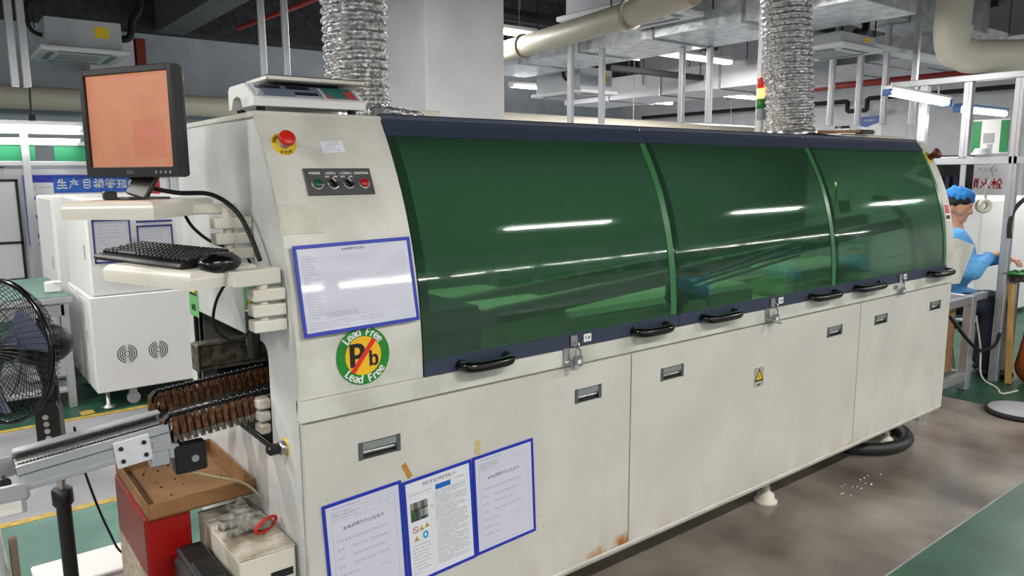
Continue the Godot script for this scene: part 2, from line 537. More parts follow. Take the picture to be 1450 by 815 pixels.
func door_picture(sd: int, rust: float) -> Image:     # enamel with its own stains: rust creeping in from the corner, scuffs, grime along the foot
	var n := FastNoiseLite.new()
	n.seed = sd
	n.frequency = 0.006
	n.fractal_octaves = 5
	var img := Image.create_empty(512, 256, false, Image.FORMAT_RGB8)
	var base := Color(0.79, 0.78, 0.755)
	for y in 256:
		for x in 512:
			var v := n.get_noise_2d(x, y)
			var c := base * (1.0 + v * 0.05)
			var d := clampf((y - 205) / 50.0, 0, 1) * clampf(0.25 + n.get_noise_2d(x * 3.0, y * 0.6) * 1.2, 0, 1)
			c = c.lerp(Color(0.68, 0.64, 0.56), d * 0.45)
			if rust > 0.0:
				var r := clampf(1.0 - Vector2((x - 505) * 0.3, (y - 258) * 1.5).length() / (34.0 * rust), 0, 1) * clampf(0.4 + n.get_noise_2d(x * 4.0, y * 2.0) * 1.6, 0, 1)
				c = c.lerp(Color(0.6, 0.33, 0.1), clampf(r * 1.5, 0, 0.85))
			img.set_pixel(x, y, c)
	var r2 := RandomNumberGenerator.new()
	r2.seed = sd
	for k in 38:
		var p := Vector2(r2.randf_range(8, 500), r2.randf_range(6, 240))
		var tone := base.lerp(Color(0.45, 0.4, 0.34), r2.randf_range(0.15, 0.6))
		img.fill_rect(Rect2i(int(p.x), int(p.y), 1, r2.randi_range(1, 3)), tone)
	for k in 7:
		var p := Vector2(r2.randf_range(20, 480), r2.randf_range(20, 220))
		var q := p + Vector2(r2.randf_range(-24, 24), r2.randf_range(-12, 12))
		seg(img, p, q, 1, base.lerp(Color(0.5, 0.46, 0.4), 0.3))
	return img

func warn_triangle(s_y: Sh, s_k: Sh, c: Vector3, h: float, t: Transform3D):
	var w := h * 0.577
	var k := h * 0.16
	s_k.prism(PackedVector2Array([Vector2(-w - k, -k * 0.6), Vector2(w + k, -k * 0.6), Vector2(0, h + k * 1.2)]), 0.0006, t * Transform3D(Basis(), c))
	s_y.prism(PackedVector2Array([Vector2(-w * 0.86, h * 0.06), Vector2(w * 0.86, h * 0.06), Vector2(0, h * 0.94)]), 0.0010, t * Transform3D(Basis(), c))
	s_k.prism(PackedVector2Array([Vector2(0.02, 0.66) * h, Vector2(-0.12, 0.36) * h, Vector2(-0.01, 0.4) * h, Vector2(-0.05, 0.14) * h, Vector2(0.12, 0.44) * h, Vector2(0.02, 0.42) * h]), 0.0014, t * Transform3D(Basis(), c))

func machine():
	var m := thing("soldering_machine", "long off-white wave soldering machine with curved dark green hood windows", "machine")
	var P: Material = M.paint
	var L := 3.92
	# left side wall with its opening (drawn in z, y; set into the plane x = 0)
	var side := Transform3D(Basis(Vector3(0, 0, 1), Vector3(0, 1, 0), Vector3(-1, 0, 0)), Vector3(0.02, 0, 0))
	var arc := []
	for k in 15:
		var y := lerpf(1.0, 1.745, k / 14.0)
		arc.append(Vector2(hz(y) - 0.018, y))
	var front := PackedVector2Array([Vector2(-0.58, 0.23), Vector2(-0.02, 0.23), Vector2(-0.02, 0.955), Vector2(-0.03, 0.957)])
	for p in arc: front.append(p)
	front.append_array([Vector2(-0.58, 1.747), Vector2(-0.58, 1.135), Vector2(-0.26, 1.135), Vector2(-0.235, 1.13), Vector2(-0.218, 1.115), Vector2(-0.212, 1.09), Vector2(-0.212, 0.85), Vector2(-0.218, 0.83), Vector2(-0.24, 0.82), Vector2(-0.58, 0.82)])
	var back := PackedVector2Array([Vector2(-0.58, 0.23), Vector2(-0.58, 0.82), Vector2(-0.92, 0.82), Vector2(-0.94, 0.84), Vector2(-0.94, 1.11), Vector2(-0.92, 1.135), Vector2(-0.58, 1.135), Vector2(-0.58, 1.747), Vector2(-1.0, 1.747), Vector2(-1.0, 0.23)])
	var s := Sh.new()
	s.prism(front, 0.02, side)
	s.prism(back, 0.02, side)
	obj("side_panel", s, M.side, m)
	s = Sh.new()
	var right := side
	right.origin.x = L
	var rp := PackedVector2Array([Vector2(-1.0, 0.23), Vector2(-0.02, 0.23), Vector2(-0.02, 0.957)])
	for p in arc: rp.append(p)
	rp.append(Vector2(-1.0, 1.747))
	s.prism(rp, 0.02, right)
	obj("side_panel", s, M.side, m)
	# opening rim and the dark lining behind it
	s = Sh.new()
	var rim := [Vector2(-0.58, 1.135), Vector2(-0.26, 1.135), Vector2(-0.235, 1.13), Vector2(-0.218, 1.115), Vector2(-0.212, 1.09), Vector2(-0.212, 0.85), Vector2(-0.218, 0.83), Vector2(-0.24, 0.82), Vector2(-0.92, 0.82), Vector2(-0.94, 0.84), Vector2(-0.94, 1.11), Vector2(-0.92, 1.135), Vector2(-0.58, 1.135)]
	var rp3 := []
	for p in rim: rp3.append(Vector3(0.008, p.y, p.x))
	s.tube(rp3, 0.007, 6)
	obj("opening_rim", s, M.rubber, m)
	# shell
	s = Sh.new()
	s.box(Vector3(L / 2, 1.757, -0.605), Vector3(L, 0.018, 0.785), 0.004)
	s.box(Vector3(L / 2, 0.99, -0.99), Vector3(L - 0.02, 1.52, 0.02))
	s.box(Vector3(L / 2, 0.225, -0.5), Vector3(L - 0.02, 0.02, 0.98))
	obj("casing", s, P, m)
	s = Sh.new()
	for zz in [-0.03, -0.97]:
		for x in [0.05, 1.238, 2.881, L - 0.05]: s.box(Vector3(x, 0.59, zz - 0.01), Vector3(0.05, 0.7, 0.03))
	s.box(Vector3(L / 2, 0.93, -0.04), Vector3(L - 0.05, 0.03, 0.04))
	obj("frame", s, M.grey, m)
	# sill, curved end panels, foot roll
	s = Sh.new()
	s.box(Vector3(L / 2, 0.9885, -0.0155), Vector3(L, 0.060, 0.029), 0.003)
	obj("sill", s, P, m)
	s = Sh.new()
	sheet(s, 0.0, 0.369, 1.0205, 1.757, -0.016, 0.0)
	obj("end_panel", s, P, m)
	s = Sh.new()
	sheet(s, 3.829, L, 1.0205, 1.757, -0.016, 0.0)
	obj("end_panel", s, P, m)
	s = Sh.new()
	var roll := PackedVector2Array([Vector2(-0.06, 0.231)])
	for k in 8:
		var a := PI / 2 * k / 7.0
		roll.append(Vector2(-0.04 + 0.04 * cos(a), 0.229 - 0.04 * sin(a)))
	roll.append(Vector2(-0.1, 0.189))
	roll.append(Vector2(-0.1, 0.231))
	s.prism(roll, L - 0.004, Transform3D(Basis(Vector3(0, 0, 1), Vector3(0, 1, 0), Vector3(-1, 0, 0)), Vector3(L - 0.002, 0, 0)), true)
	obj("foot_trim", s, P, m)
	# doors with recessed pulls
	var edges := [[0.004, 1.235, [[0.161, 0.284], [0.966, 1.083]]], [1.241, 2.878, [[1.403, 1.526], [2.58, 2.705]]], [2.884, 3.918, [[3.033, 3.156], [3.66, 3.785]]]]
	var sd := 31
	for d in edges:
		s = Sh.new()
		var y0 := 0.233
		var y1 := 0.954
		var cuts := [d[0]]
		for p in d[2]: cuts.append_array(p)
		cuts.append(d[1])
		var A := func(xa: float, xb: float, ya: float, yb: float):     # one stretch of the door's face, its picture running over the whole door
			for f in [[Vector3(xa, ya, 0), Vector3(xb, ya, 0), Vector3(xb, yb, 0), Vector3(xa, yb, 0)]]:
				var uv := []
				for p in f: uv.append(Vector2((p.x - d[0]) / (d[1] - d[0]), 1.0 - (p.y - y0) / (y1 - y0)))
				s.v(f[0], uv[0]); s.v(f[2], uv[2]); s.v(f[1], uv[1])
				s.v(f[0], uv[0]); s.v(f[3], uv[3]); s.v(f[2], uv[2])
		s.g = -1
		A.call(d[0], d[1], y0, 0.825)
		A.call(d[0], d[1], 0.869, y1)
		for k in range(0, cuts.size(), 2): A.call(cuts[k], cuts[k + 1], 0.825, 0.869)
		s.quad(Vector3(d[0], y0, -0.018), Vector3(d[0], y0, 0), Vector3(d[0], y1, 0), Vector3(d[0], y1, -0.018))
		s.quad(Vector3(d[1], y0, 0), Vector3(d[1], y0, -0.018), Vector3(d[1], y1, -0.018), Vector3(d[1], y1, 0))
		s.quad(Vector3(d[0], y1, 0), Vector3(d[1], y1, 0), Vector3(d[1], y1, -0.018), Vector3(d[0], y1, -0.018))
		s.quad(Vector3(d[0], y0, -0.018), Vector3(d[1], y0, -0.018), Vector3(d[1], y0, 0), Vector3(d[0], y0, 0))
		s.quad(Vector3(d[1], y0, -0.018), Vector3(d[0], y0, -0.018), Vector3(d[0], 0.82, -0.018), Vector3(d[1], 0.82, -0.018))
		var door := obj("door", s, pic(door_picture(sd, 0.9 if sd == 31 else 0.25), 0.4), m)
		sd += 1
		for p in d[2]:
			var cx: float = (p[0] + p[1]) * 0.5
			var w: float = p[1] - p[0]
			var cup := Sh.new()
			cup.box(Vector3(cx, 0.847, -0.026), Vector3(w, 0.044, 0.002))
			for q in [-1, 1]:
				cup.box(Vector3(cx, 0.847 + q * 0.0225, -0.012), Vector3(w + 0.002, 0.002, 0.03))
				cup.box(Vector3(cx + q * (w * 0.5), 0.847, -0.012), Vector3(0.002, 0.046, 0.03))
			var ends := Sh.new()
			for q in [-1, 1]: ends.box(Vector3(cx + q * (w * 0.5 - 0.003), 0.847, 0.001), Vector3(0.013, 0.05, 0.006), 0.001)
			var barst := Sh.new()
			barst.box(Vector3(cx, 0.858, -0.004), Vector3(w - 0.014, 0.026, 0.012), 0.003)
			barst.cyl(Vector3(cx - w * 0.45, 0.838, -0.01), Vector3(cx + w * 0.45, 0.838, -0.01), 0.007, -1, 10)
			multi("recessed_pull", [[cup, mat(Color(0.3, 0.3, 0.3), 0.5)], [ends, mat(Color(0.3, 0.33, 0.35), 0.5)], [barst, M.steel]], door)
	# feet
	for x in [0.35, 2.385, 3.6]:
		for z in [-0.16, -0.85]:
			s = Sh.new()
			s.lathe([Vector2(0, 0.003), Vector2(0.055, 0.003), Vector2(0.055, 0.016), Vector2(0.042, 0.024), Vector2(0.04, 0.045), Vector2(0.03, 0.055), Vector2(0.012, 0.06), Vector2(0.012, 0.22), Vector2(0, 0.22)], 18, Transform3D(Basis(), Vector3(x, 0, z)))
			s.cyl(Vector3(x, 0.06, z), Vector3(x, 0.085, z), 0.022, -1, 6)
			obj("levelling_foot", s, M.steel if x < 2 else M.cream, m)
	# hood windows
	var win := [[0.372, 1.4885, 0.494, 1.241, 0.949, 1.015], [1.4915, 2.632, 1.629, 2.401, 2.103, 2.17], [2.635, 3.826, 2.797, 3.59, 3.264, 3.323]]
	var n := 1
	for w in win:
		s = Sh.new()
		sheet(s, w[0], w[1], 1.0215, 1.068, -0.014, 0.006, 3)
		sheet(s, w[0], w[1], 1.706, 1.753, -0.016, 0.006, 4)
		sheet(s, w[0] + 0.004, w[0] + 0.034, 1.068, 1.706, -0.03, -0.009)
		s.box(Vector3((w[0] + w[1]) * 0.5, 1.763, -0.225), Vector3(w[1] - w[0], 0.02, 0.03), 0.004)
		var hw := obj("hood_window", s, M.navy, m)
		s = Sh.new()
		sheet(s, w[0] + 0.001, w[1] - 0.001, 1.066, 1.708, -0.005, 0.001, 18)
		obj("pane", s, M.green_glass, hw)
		s = Sh.new()
		sheet(s, w[1] - 0.042, w[1] - 0.012, 1.07, 1.704, 0.0015, 0.005)
		obj("edge_strip", s, mat(Color(0.22, 0.44, 0.27), 0.25), hw)
		for hx in [w[2], w[3]]:
			s = Sh.new()
			var x0: float = hx
			var x1: float = hx + (0.17 if n == 1 else 0.2 if n == 2 else 0.235)
			s.tube(smooth([Vector3(x0, 1.037, 0.002), Vector3(x0 + 0.004, 1.036, 0.03), Vector3(x0 + 0.022, 1.034, 0.044), Vector3((x0 + x1) / 2, 1.033, 0.047), Vector3(x1 - 0.022, 1.034, 0.044), Vector3(x1 - 0.004, 1.036, 0.03), Vector3(x1, 1.037, 0.002)], 4), 0.017, 10)
			obj("handle", s, M.black_gloss, hw)
		# number tag beside the lock
		s = Sh.new()
		var k := Sh.new()
		var t := hood(w[5], 1.046, 0.0062)
		s.box(Vector3.ZERO, Vector3(0.035, 0.027, 0.001), 0.0, t)
		k.text("%d-#" % n, 0.012, t * Transform3D(Basis(), Vector3(0, 0, 0.0006)))
		multi("number_tag", [[s, M.white], [k, M.ink]], hw)
		# hasp: staple on the strip, open strap hanging below
		s = Sh.new()
		s.box(Vector3(w[4], 1.045, 0.008), Vector3(0.03, 0.036, 0.004), 0.001)
		s.ring(Vector3(w[4] + 0.004, 1.032, 0.018), Vector3.RIGHT, 0.011, 0.003, 12, 6)
		if n < 3:
			var x := float(w[4]) - 0.028
			s.box(Vector3(x, 0.998, 0.003), Vector3(0.028, 0.05, 0.004), 0.001)
			s.bar(Vector3(x, 0.975, 0.006), Vector3(x + 0.0, 0.967, 0.055 if n == 1 else 0.07), 0.026, 0.003, 0.001)
			s.cyl(Vector3(x - 0.014, 0.976, 0.006), Vector3(x + 0.014, 0.976, 0.006), 0.005, -1, 8)
		else:
			s.box(Vector3(w[4] - 0.04, 1.0, 0.004), Vector3(0.03, 0.02, 0.008), 0.001)
		obj("hasp", s, M.steel, hw)
		n += 1
	# what the green panes let one see: back wall, solder deck, modules, rails
	s = Sh.new()
	s.box(Vector3(L / 2, 1.34, -0.93), Vector3(L - 0.06, 0.8, 0.015))
	obj("inner_lining", s, mat(Color(0.4, 0.42, 0.4), 0.5), m)
	s = Sh.new()
	s.box(Vector3(2.3, 0.955, -0.5), Vector3(3.14, 0.02, 0.88))
	obj("process_deck", s, mat(Color(0.75, 0.77, 0.62), 0.5), m)
	s = Sh.new()
	s.box(Vector3(0.96, 1.04, -0.55), Vector3(0.44, 0.16, 0.55), 0.02)
	s.box(Vector3(1.75, 1.02, -0.5), Vector3(1.2, 0.11, 0.5), 0.02)
	s.box(Vector3(3.0, 1.04, -0.52), Vector3(0.7, 0.16, 0.55), 0.02)
	obj("process_module", s, mat(Color(0.72, 0.75, 0.58), 0.45), m)
	for z in [-0.24, -0.5]:
		s = Sh.new()
		s.bar(Vector3(0.05, 1.06, z), Vector3(3.85, 1.3, z), 0.03, 0.06, 0.004)
		obj("conveyor_rail", s, M.dark_alu, m)
	for k in 3:
		s = Sh.new()
		s.cyl(Vector3(1.6 + k * 0.1, 1.1 + k * 0.03, -0.16), Vector3(2.6, 1.2 + k * 0.035, -0.18), 0.008, -1, 8)
		obj("guide_rod", s, M.black, m)
	s = Sh.new()
	s.tube(smooth([Vector3(3.3, 1.45, -0.2), Vector3(3.42, 1.43, -0.16), Vector3(3.6, 1.3, -0.13), Vector3(3.68, 1.1, -0.12), Vector3(3.7, 0.97, -0.14)], 6), 0.016, 10)
	obj("inner_hose", s, mat(Color(0.75, 0.68, 0.5), 0.5), m)
	s = Sh.new()
	sheet(s, 2.73, 2.84, 1.405, 1.46, -0.016, -0.013, 3)
	s.box(Vector3(2.735, 1.48, -0.09), Vector3(0.012, 0.13, 0.006))
	obj("inner_label", s, mat(Color(0.85, 0.85, 0.55), 0.5), m)
	s = Sh.new()
	s.box(Vector3(1.64, 1.13, -0.13), Vector3(0.1, 0.12, 0.08), 0.02)
	s.cyl(Vector3(1.68, 1.12, -0.09), Vector3(1.75, 1.12, -0.09), 0.03)
	s.tube(smooth([Vector3(1.75, 1.1, -0.09), Vector3(1.79, 1.04, -0.08), Vector3(1.8, 0.97, -0.08)], 5), 0.004, 6)
	obj("inner_valve", s, M.black, m)
	s = Sh.new()
	s.box(Vector3(1.5, 1.75, -0.5), Vector3(2.6, 0.02, 0.1))
	obj("inner_lamp", s, glow(Color(0.95, 1.0, 0.95), 0.8), m)
	var l := AreaLight3D.new()
	l.name = "hood_lamp_light"
	add_child(l, true)
	l.position = Vector3(1.9, 1.735, -0.5)
	l.rotation = Vector3(-PI / 2, 0, 0)
	l.area_size = Vector2(3.2, 0.1)
	l.light_energy = 2.2
	l.shadow_enabled = true
	# stickers and switches
	machine_marks(m)

func machine_marks(m: Node3D):
	# control panel
	var t := hood(0.1855, 1.577, 0.0)
	var s := Sh.new()
	s.box(Vector3(0, 0, 0.002), Vector3(0.196, 0.078, 0.005), 0.001, t)
	var cp := obj("control_panel", s, mat(Color(0.31, 0.31, 0.31), 0.4, 0.3), m)
	s = Sh.new()
	var words := ["POWER", "( RUN )", "( CONV )", "LIGHTING"]
	var bx := [-0.068, -0.023, 0.022, 0.068]
	for k in 4: s.text(words[k], 0.007, t * Transform3D(Basis(), Vector3(bx[k], 0.024, 0.0046)))
	for k in [1, 2]: s.text("OFF      ON", 0.0055, t * Transform3D(Basis(), Vector3(bx[k], 0.0135, 0.0046)))
	obj("panel_lettering", s, M.white, cp)
	for k in 4:
		var q := t * Transform3D(Basis(Vector3.RIGHT, PI / 2), Vector3(bx[k], -0.009, 0.004))
		var rs := Sh.new()
		rs.lathe([Vector2(0.0165, 0), Vector2(0.0165, 0.006), Vector2(0.0125, 0.008), Vector2(0.0125, 0.006)], 20, q)
		var cap := Sh.new()
		if k == 0 or k == 3:
			cap.lathe([Vector2(0.0125, 0.002), Vector2(0.0125, 0.010), Vector2(0.0105, 0.0125), Vector2(0, 0.0125)], 18, q)
			multi("push_button", [[rs, M.steel], [cap, mat(Color(0.02, 0.3, 0.15), 0.35) if k == 0 else mat(Color(0.62, 0.05, 0.06), 0.35)]], cp)
		else:
			cap.lathe([Vector2(0.0125, 0.002), Vector2(0.0125, 0.009), Vector2(0, 0.009)], 18, q)
			cap.box(Vector3(0, 0.014, 0), Vector3(0.009, 0.014, 0.027), 0.002, q * Transform3D(Basis(Vector3.UP, 0.7), Vector3.ZERO))
			var dash := Sh.new()
			dash.box(Vector3(0, 0.0212, -0.006), Vector3(0.002, 0.001, 0.013), 0.0, q * Transform3D(Basis(Vector3.UP, 0.7), Vector3.ZERO))
			multi("selector_knob", [[rs, M.steel], [cap, M.black], [dash, M.white]], cp)
	# emergency stop
	t = hood(0.055, 1.677, 0.0)
	var q2 := t * Transform3D(Basis(Vector3.RIGHT, PI / 2), Vector3.ZERO)
	s = Sh.new()
	s.lathe([Vector2(0.033, 0), Vector2(0.033, 0.002), Vector2(0, 0.002)], 28, q2)
	var es := obj("emergency_stop", s, M.yellow, m)
	s = Sh.new()
	arc_text(s, "STOP", 0.0265, 0.010, -PI / 2 - 0.45, 0.34, t * Transform3D(Basis(), Vector3(0, 0, 0.0022)), true)
	arc_text(s, "EMG", 0.0265, 0.009, PI * 0.92, -0.34, t * Transform3D(Basis(), Vector3(0, 0, 0.0022)), false)
	obj("stop_lettering", s, M.ink, es)
	s = Sh.new()
	s.lathe([Vector2(0.0145, 0.002), Vector2(0.0145, 0.018), Vector2(0.0, 0.018)], 18, q2)
	obj("stop_collar", s, M.grey, es)
	s = Sh.new()
	s.lathe([Vector2(0.012, 0.017), Vector2(0.019, 0.021), Vector2(0.022, 0.026), Vector2(0.022, 0.035), Vector2(0.018, 0.038), Vector2(0.0, 0.0375)], 22, q2)
	tag(obj("stop_button", s, M.red, es), "red mushroom button")
	# asset label, worn blank label
	var img := Image.create_empty(128, 72, false, Image.FORMAT_RGB8)
	img.fill(Color(0.88, 0.88, 0.92))
	script_rows(img, Rect2i(8, 6, 110, 62), 5, 8, Color(0.25, 0.25, 0.3), 0.9)
	s = Sh.new()
	t = hood(0.193, 1.672, 0.001)
	s.quad(t * Vector3(-0.033, -0.02, 0), t * Vector3(0.033, -0.016, 0), t * Vector3(0.033, 0.02, 0), t * Vector3(-0.033, 0.016, 0))
	obj("asset_label", s, pic(img), m)
	s = Sh.new()
	sheet(s, 0.003, 0.112, 1.446, 1.522, 0.0, 0.0016, 5)
	obj("blank_label", s, noisy(Color(0.74, 0.73, 0.67), Color(0.8, 0.79, 0.74), 0.01, 3.0, 0.6, 0.0, 40), m)
	# lead-free mark
	t = hood(0.184, 1.113, 0.0012)
	var gr := Sh.new()
	gr.prism(disc(0.079, 40), 0.0008, t)
	var ye := Sh.new()
	ye.prism(disc(0.053, 36), 0.0014, t)
	var bl := Sh.new()
	bl.text("P", 0.066, t * Transform3D(Basis.from_scale(Vector3(1.1, 1, 1)), Vector3(-0.019, 0.002, 0.0016)), true, 0.0006)
	bl.text("b", 0.042, t * Transform3D(Basis(), Vector3(0.029, -0.012, 0.0016)), true, 0.0006)
	var wh := Sh.new()
	arc_text(wh, "Lead Free", 0.0655, 0.022, PI * 0.5 + 0.82, -0.215, t * Transform3D(Basis(), Vector3(0, 0, 0.0012)), false)
	arc_text(wh, "Lead Free", 0.0655, 0.022, -PI * 0.5 - 0.82, 0.215, t * Transform3D(Basis(), Vector3(0, 0, 0.0012)), true)
	var rd := Sh.new()
	rd.bar(t * Vector3(-0.034, -0.042, 0.0022), t * Vector3(0.034, 0.042, 0.0022), 0.0012, 0.013, 0.0, (t.basis * Vector3(-0.042, 0.034, 0)).normalized())
	tag(multi("lead_free_sticker", [[gr, mat(Color(0.05, 0.5, 0.13), 0.4)], [ye, mat(Color(0.93, 0.72, 0.06), 0.4)], [bl, M.ink], [wh, M.white], [rd, mat(Color(0.85, 0.16, 0.08), 0.4)]], m), "round green and yellow sticker with the letters Pb struck out")
	# hazard sticker on the middle door
	t = Transform3D(Basis(), Vector3(2.036, 0.728, 0.0006))
	var sw := Sh.new()
	sw.box(Vector3(0, 0, 0), Vector3(0.068, 0.088, 0.001), 0.0, t)
	sw.box(Vector3(0, -0.0005, 0), Vector3(0.068, 0.086, 0.001), 0.0, t)
	var sy := Sh.new()
	var sk := Sh.new()
	warn_triangle(sy, sk, Vector3(0, -0.014, 0.0006), 0.043, t)
	line_glyphs(sk, "全安", 0.011, t * Transform3D(Basis(), Vector3(-0.008, -0.034, 0.0008)))
	multi("hazard_sticker", [[sw, mat(Color(0.85, 0.84, 0.78), 0.5)], [sy, M.yellow], [sk, M.ink]], m)
	# red and white sticker low on the far end panel
	t = hood(3.87, 1.36, 0.001)
	sw = Sh.new()
	sw.box(Vector3(0, 0, 0), Vector3(0.06, 0.1, 0.001), 0.0, t)
	rd = Sh.new()
	rd.box(Vector3(0, 0.02, 0.0006), Vector3(0.052, 0.05, 0.0006), 0.0, t)
	sk = Sh.new()
	sk.box(Vector3(0, -0.026, 0.0006), Vector3(0.05, 0.022, 0.0006), 0.0, t)
	multi("hazard_sticker", [[sw, M.white], [rd, mat(Color(0.75, 0.2, 0.22), 0.4)], [sk, M.ink]], m)
	# far emergency stop, seen from the side
	q2 = hood(3.87, 1.668, 0.0) * Transform3D(Basis(Vector3.RIGHT, PI / 2), Vector3.ZERO)
	s = Sh.new()
	s.lathe([Vector2(0.036, 0), Vector2(0.036, 0.002), Vector2(0, 0.002)], 24, q2)
	es = obj("emergency_stop", s, M.yellow, m)
	s = Sh.new()
	s.lathe([Vector2(0.015, 0.002), Vector2(0.02, 0.03), Vector2(0.03, 0.045), Vector2(0.03, 0.06), Vector2(0, 0.065)], 20, q2)
	obj("stop_button", s, mat(Color(0.38, 0.14, 0.11), 0.5), es)
	# round key switch low on the left side, on its yellow backing
	var r := Transform3D(Basis(Vector3(0, 0, 1), PI / 2), Vector3(0, 0.866, -0.116))
	s = Sh.new()
	s.lathe([Vector2(0.024, 0), Vector2(0.024, 0.002), Vector2(0, 0.002)], 20, r)
	var sw2 := obj("side_switch", s, M.yellow, m)
	s = Sh.new()
	s.lathe([Vector2(0.019, 0.002), Vector2(0.019, 0.018), Vector2(0.0, 0.018)], 20, r)
	obj("switch_collar", s, M.steel, sw2)
	s = Sh.new()
	s.box(Vector3(0, 0.035, 0), Vector3(0.026, 0.036, 0.03), 0.006, r)
	obj("switch_knob", s, M.black, sw2)
	# tape marks left on the first door
	for q in [[0.306, 0.755, 0.016, 0.05, 0.45, Color(0.72, 0.5, 0.2)], [0.556, 0.765, 0.02, 0.045, 0.0, Color(0.78, 0.7, 0.52)]]:
		s = Sh.new()
		s.box(Vector3.ZERO, Vector3(q[2], q[3], 0.0008), 0.0, Transform3D(Basis(Vector3.BACK, q[4]), Vector3(q[0], q[1], 0.0007)))
		obj("tape_strip", s, mat(q[5], 0.6), m)
	# green hazard stickers on the side wall over the opening
	for q in [[-0.915, 1.19, 0.11, 0.16], [-0.335, 1.2, 0.1, 0.2]]:
		t = Transform3D(Basis(Vector3(0, 0, 1), Vector3(0, 1, 0), Vector3(-1, 0, 0)), Vector3(-0.0008, q[1], q[0]))
		sw = Sh.new()
		sw.box(Vector3.ZERO, Vector3(q[2], q[3], 0.0012), 0.0, t)
		sy = Sh.new()
		sk = Sh.new()
		warn_triangle(sy, sk, Vector3(0, 0.0, 0.0008), 0.06, t)
		line_glyphs(sk, "风险", 0.022, t * Transform3D(Basis(), Vector3(-0.015, -q[3] * 0.3, 0.001)))
		multi("hazard_sticker", [[sw, mat(Color(0.42, 0.72, 0.42), 0.5)], [sy, M.yellow], [sk, M.ink]], m)

func disc(r: float, n: int) -> PackedVector2Array:
	var p := PackedVector2Array()
	for k in n: p.append(Vector2(cos(TAU * k / n), sin(TAU * k / n)) * r)
	return p
func arc_text(s: Sh, w: String, R: float, h: float, a0: float, step: float, t: Transform3D, inner: bool):   # letters set round a circle
	for k in w.length():
		var a := a0 + step * k
		var turn := a - PI / 2 if not inner else a + PI / 2
		if w[k] != " ": s.text(w[k], h, t * Transform3D(Basis(Vector3.BACK, turn), Vector3(cos(a), sin(a), 0) * R), true, 0.0005)
func line_glyphs(s: Sh, w: String, h: float, t: Transform3D, bold := 0.09, gap := 1.25):
	for k in w.length():
		if HAN.has(w[k]): s.glyph(HAN[w[k]], h, h * bold, t * Transform3D(Basis(), Vector3(k * h * gap, 0, 0)))

func foil_duct(base: Vector3, top: Vector3, r: float, lean: Vector3, sd: int, label: String):
	var t := thing("foil_duct", label, "air duct", base)
	var s := Sh.new()
	var r2 := RandomNumberGenerator.new()
	r2.seed = sd
	var nz := FastNoiseLite.new()
	nz.seed = sd
	nz.frequency = 7.0
	var H := top.y - base.y
	var rows := int(H / 0.006)
	var rings := []
	var n := 44
	for i in rows + 1:
		var f := float(i) / rows
		var c := (top - base) * f + lean * sin(f * PI)
		var ring := []
		var ph := i * 0.006 / 0.031
		for k in n:
			var a := TAU * k / n
			var w := sin((ph + a / TAU) * TAU)                 # the wire's helix
			var rr := r * (1.0 + 0.045 * w + 0.06 * nz.get_noise_3d(cos(a) * r * 2.2, c.y * 2.2, sin(a) * r * 2.2) + 0.045 * nz.get_noise_3d(cos(a) * r * 6.0, c.y * 9.0, sin(a) * r * 6.0) + r2.randf_range(-0.004, 0.004))
			if f < 0.03: rr = r * 0.97
			ring.append(c + Vector3(cos(a) * rr, 0, sin(a) * rr))
		rings.append(ring)
	s.g = 1
	for i in rows:
		for k in n:
			var k2 := (k + 1) % n
			s.quad(rings[i][k], rings[i + 1][k], rings[i + 1][k2], rings[i][k2])
	obj("foil_hose", s, M.foil, t)
	s = Sh.new()
	s.lathe([Vector2(r * 1.04, 0.0), Vector2(r * 1.06, 0.02), Vector2(r * 1.05, 0.05), Vector2(r * 0.98, 0.06)], 30)
	obj("clamp_collar", s, M.steel, t)
	s = Sh.new()
	s.lathe([Vector2(r * 1.35, 0.0), Vector2(r * 1.35, 0.006), Vector2(r * 0.9, 0.008)], 30)
	obj("base_flange", s, M.cream, t)

func paper_frame(pic_m: Material, w: float, h: float, t: Transform3D, label: String, group := ""):
	var o := thing("document_frame", label, "document frame", Vector3.ZERO, 0.0, group)
	o.transform = t
	var s := Sh.new()
	var b := 0.0095
	for q in [-1, 1]:
		s.box(Vector3(0, q * (h - b) * 0.5, 0.002), Vector3(w, b, 0.004), 0.001)
		s.box(Vector3(q * (w - b) * 0.5, 0, 0.002), Vector3(b, h - 2 * b, 0.004), 0.001)
	obj("border", s, M.blue, o)
	s = Sh.new()
	s.box(Vector3(0, 0, 0.0012), Vector3(w - b, h - b, 0.0012))
	s.quad(Vector3(-w / 2 + b, -h / 2 + b, 0.0021), Vector3(w / 2 - b, -h / 2 + b, 0.0021), Vector3(w / 2 - b, h / 2 - b, 0.0021), Vector3(-w / 2 + b, h / 2 - b, 0.0021))
	obj("sheet", s, pic_m, o)

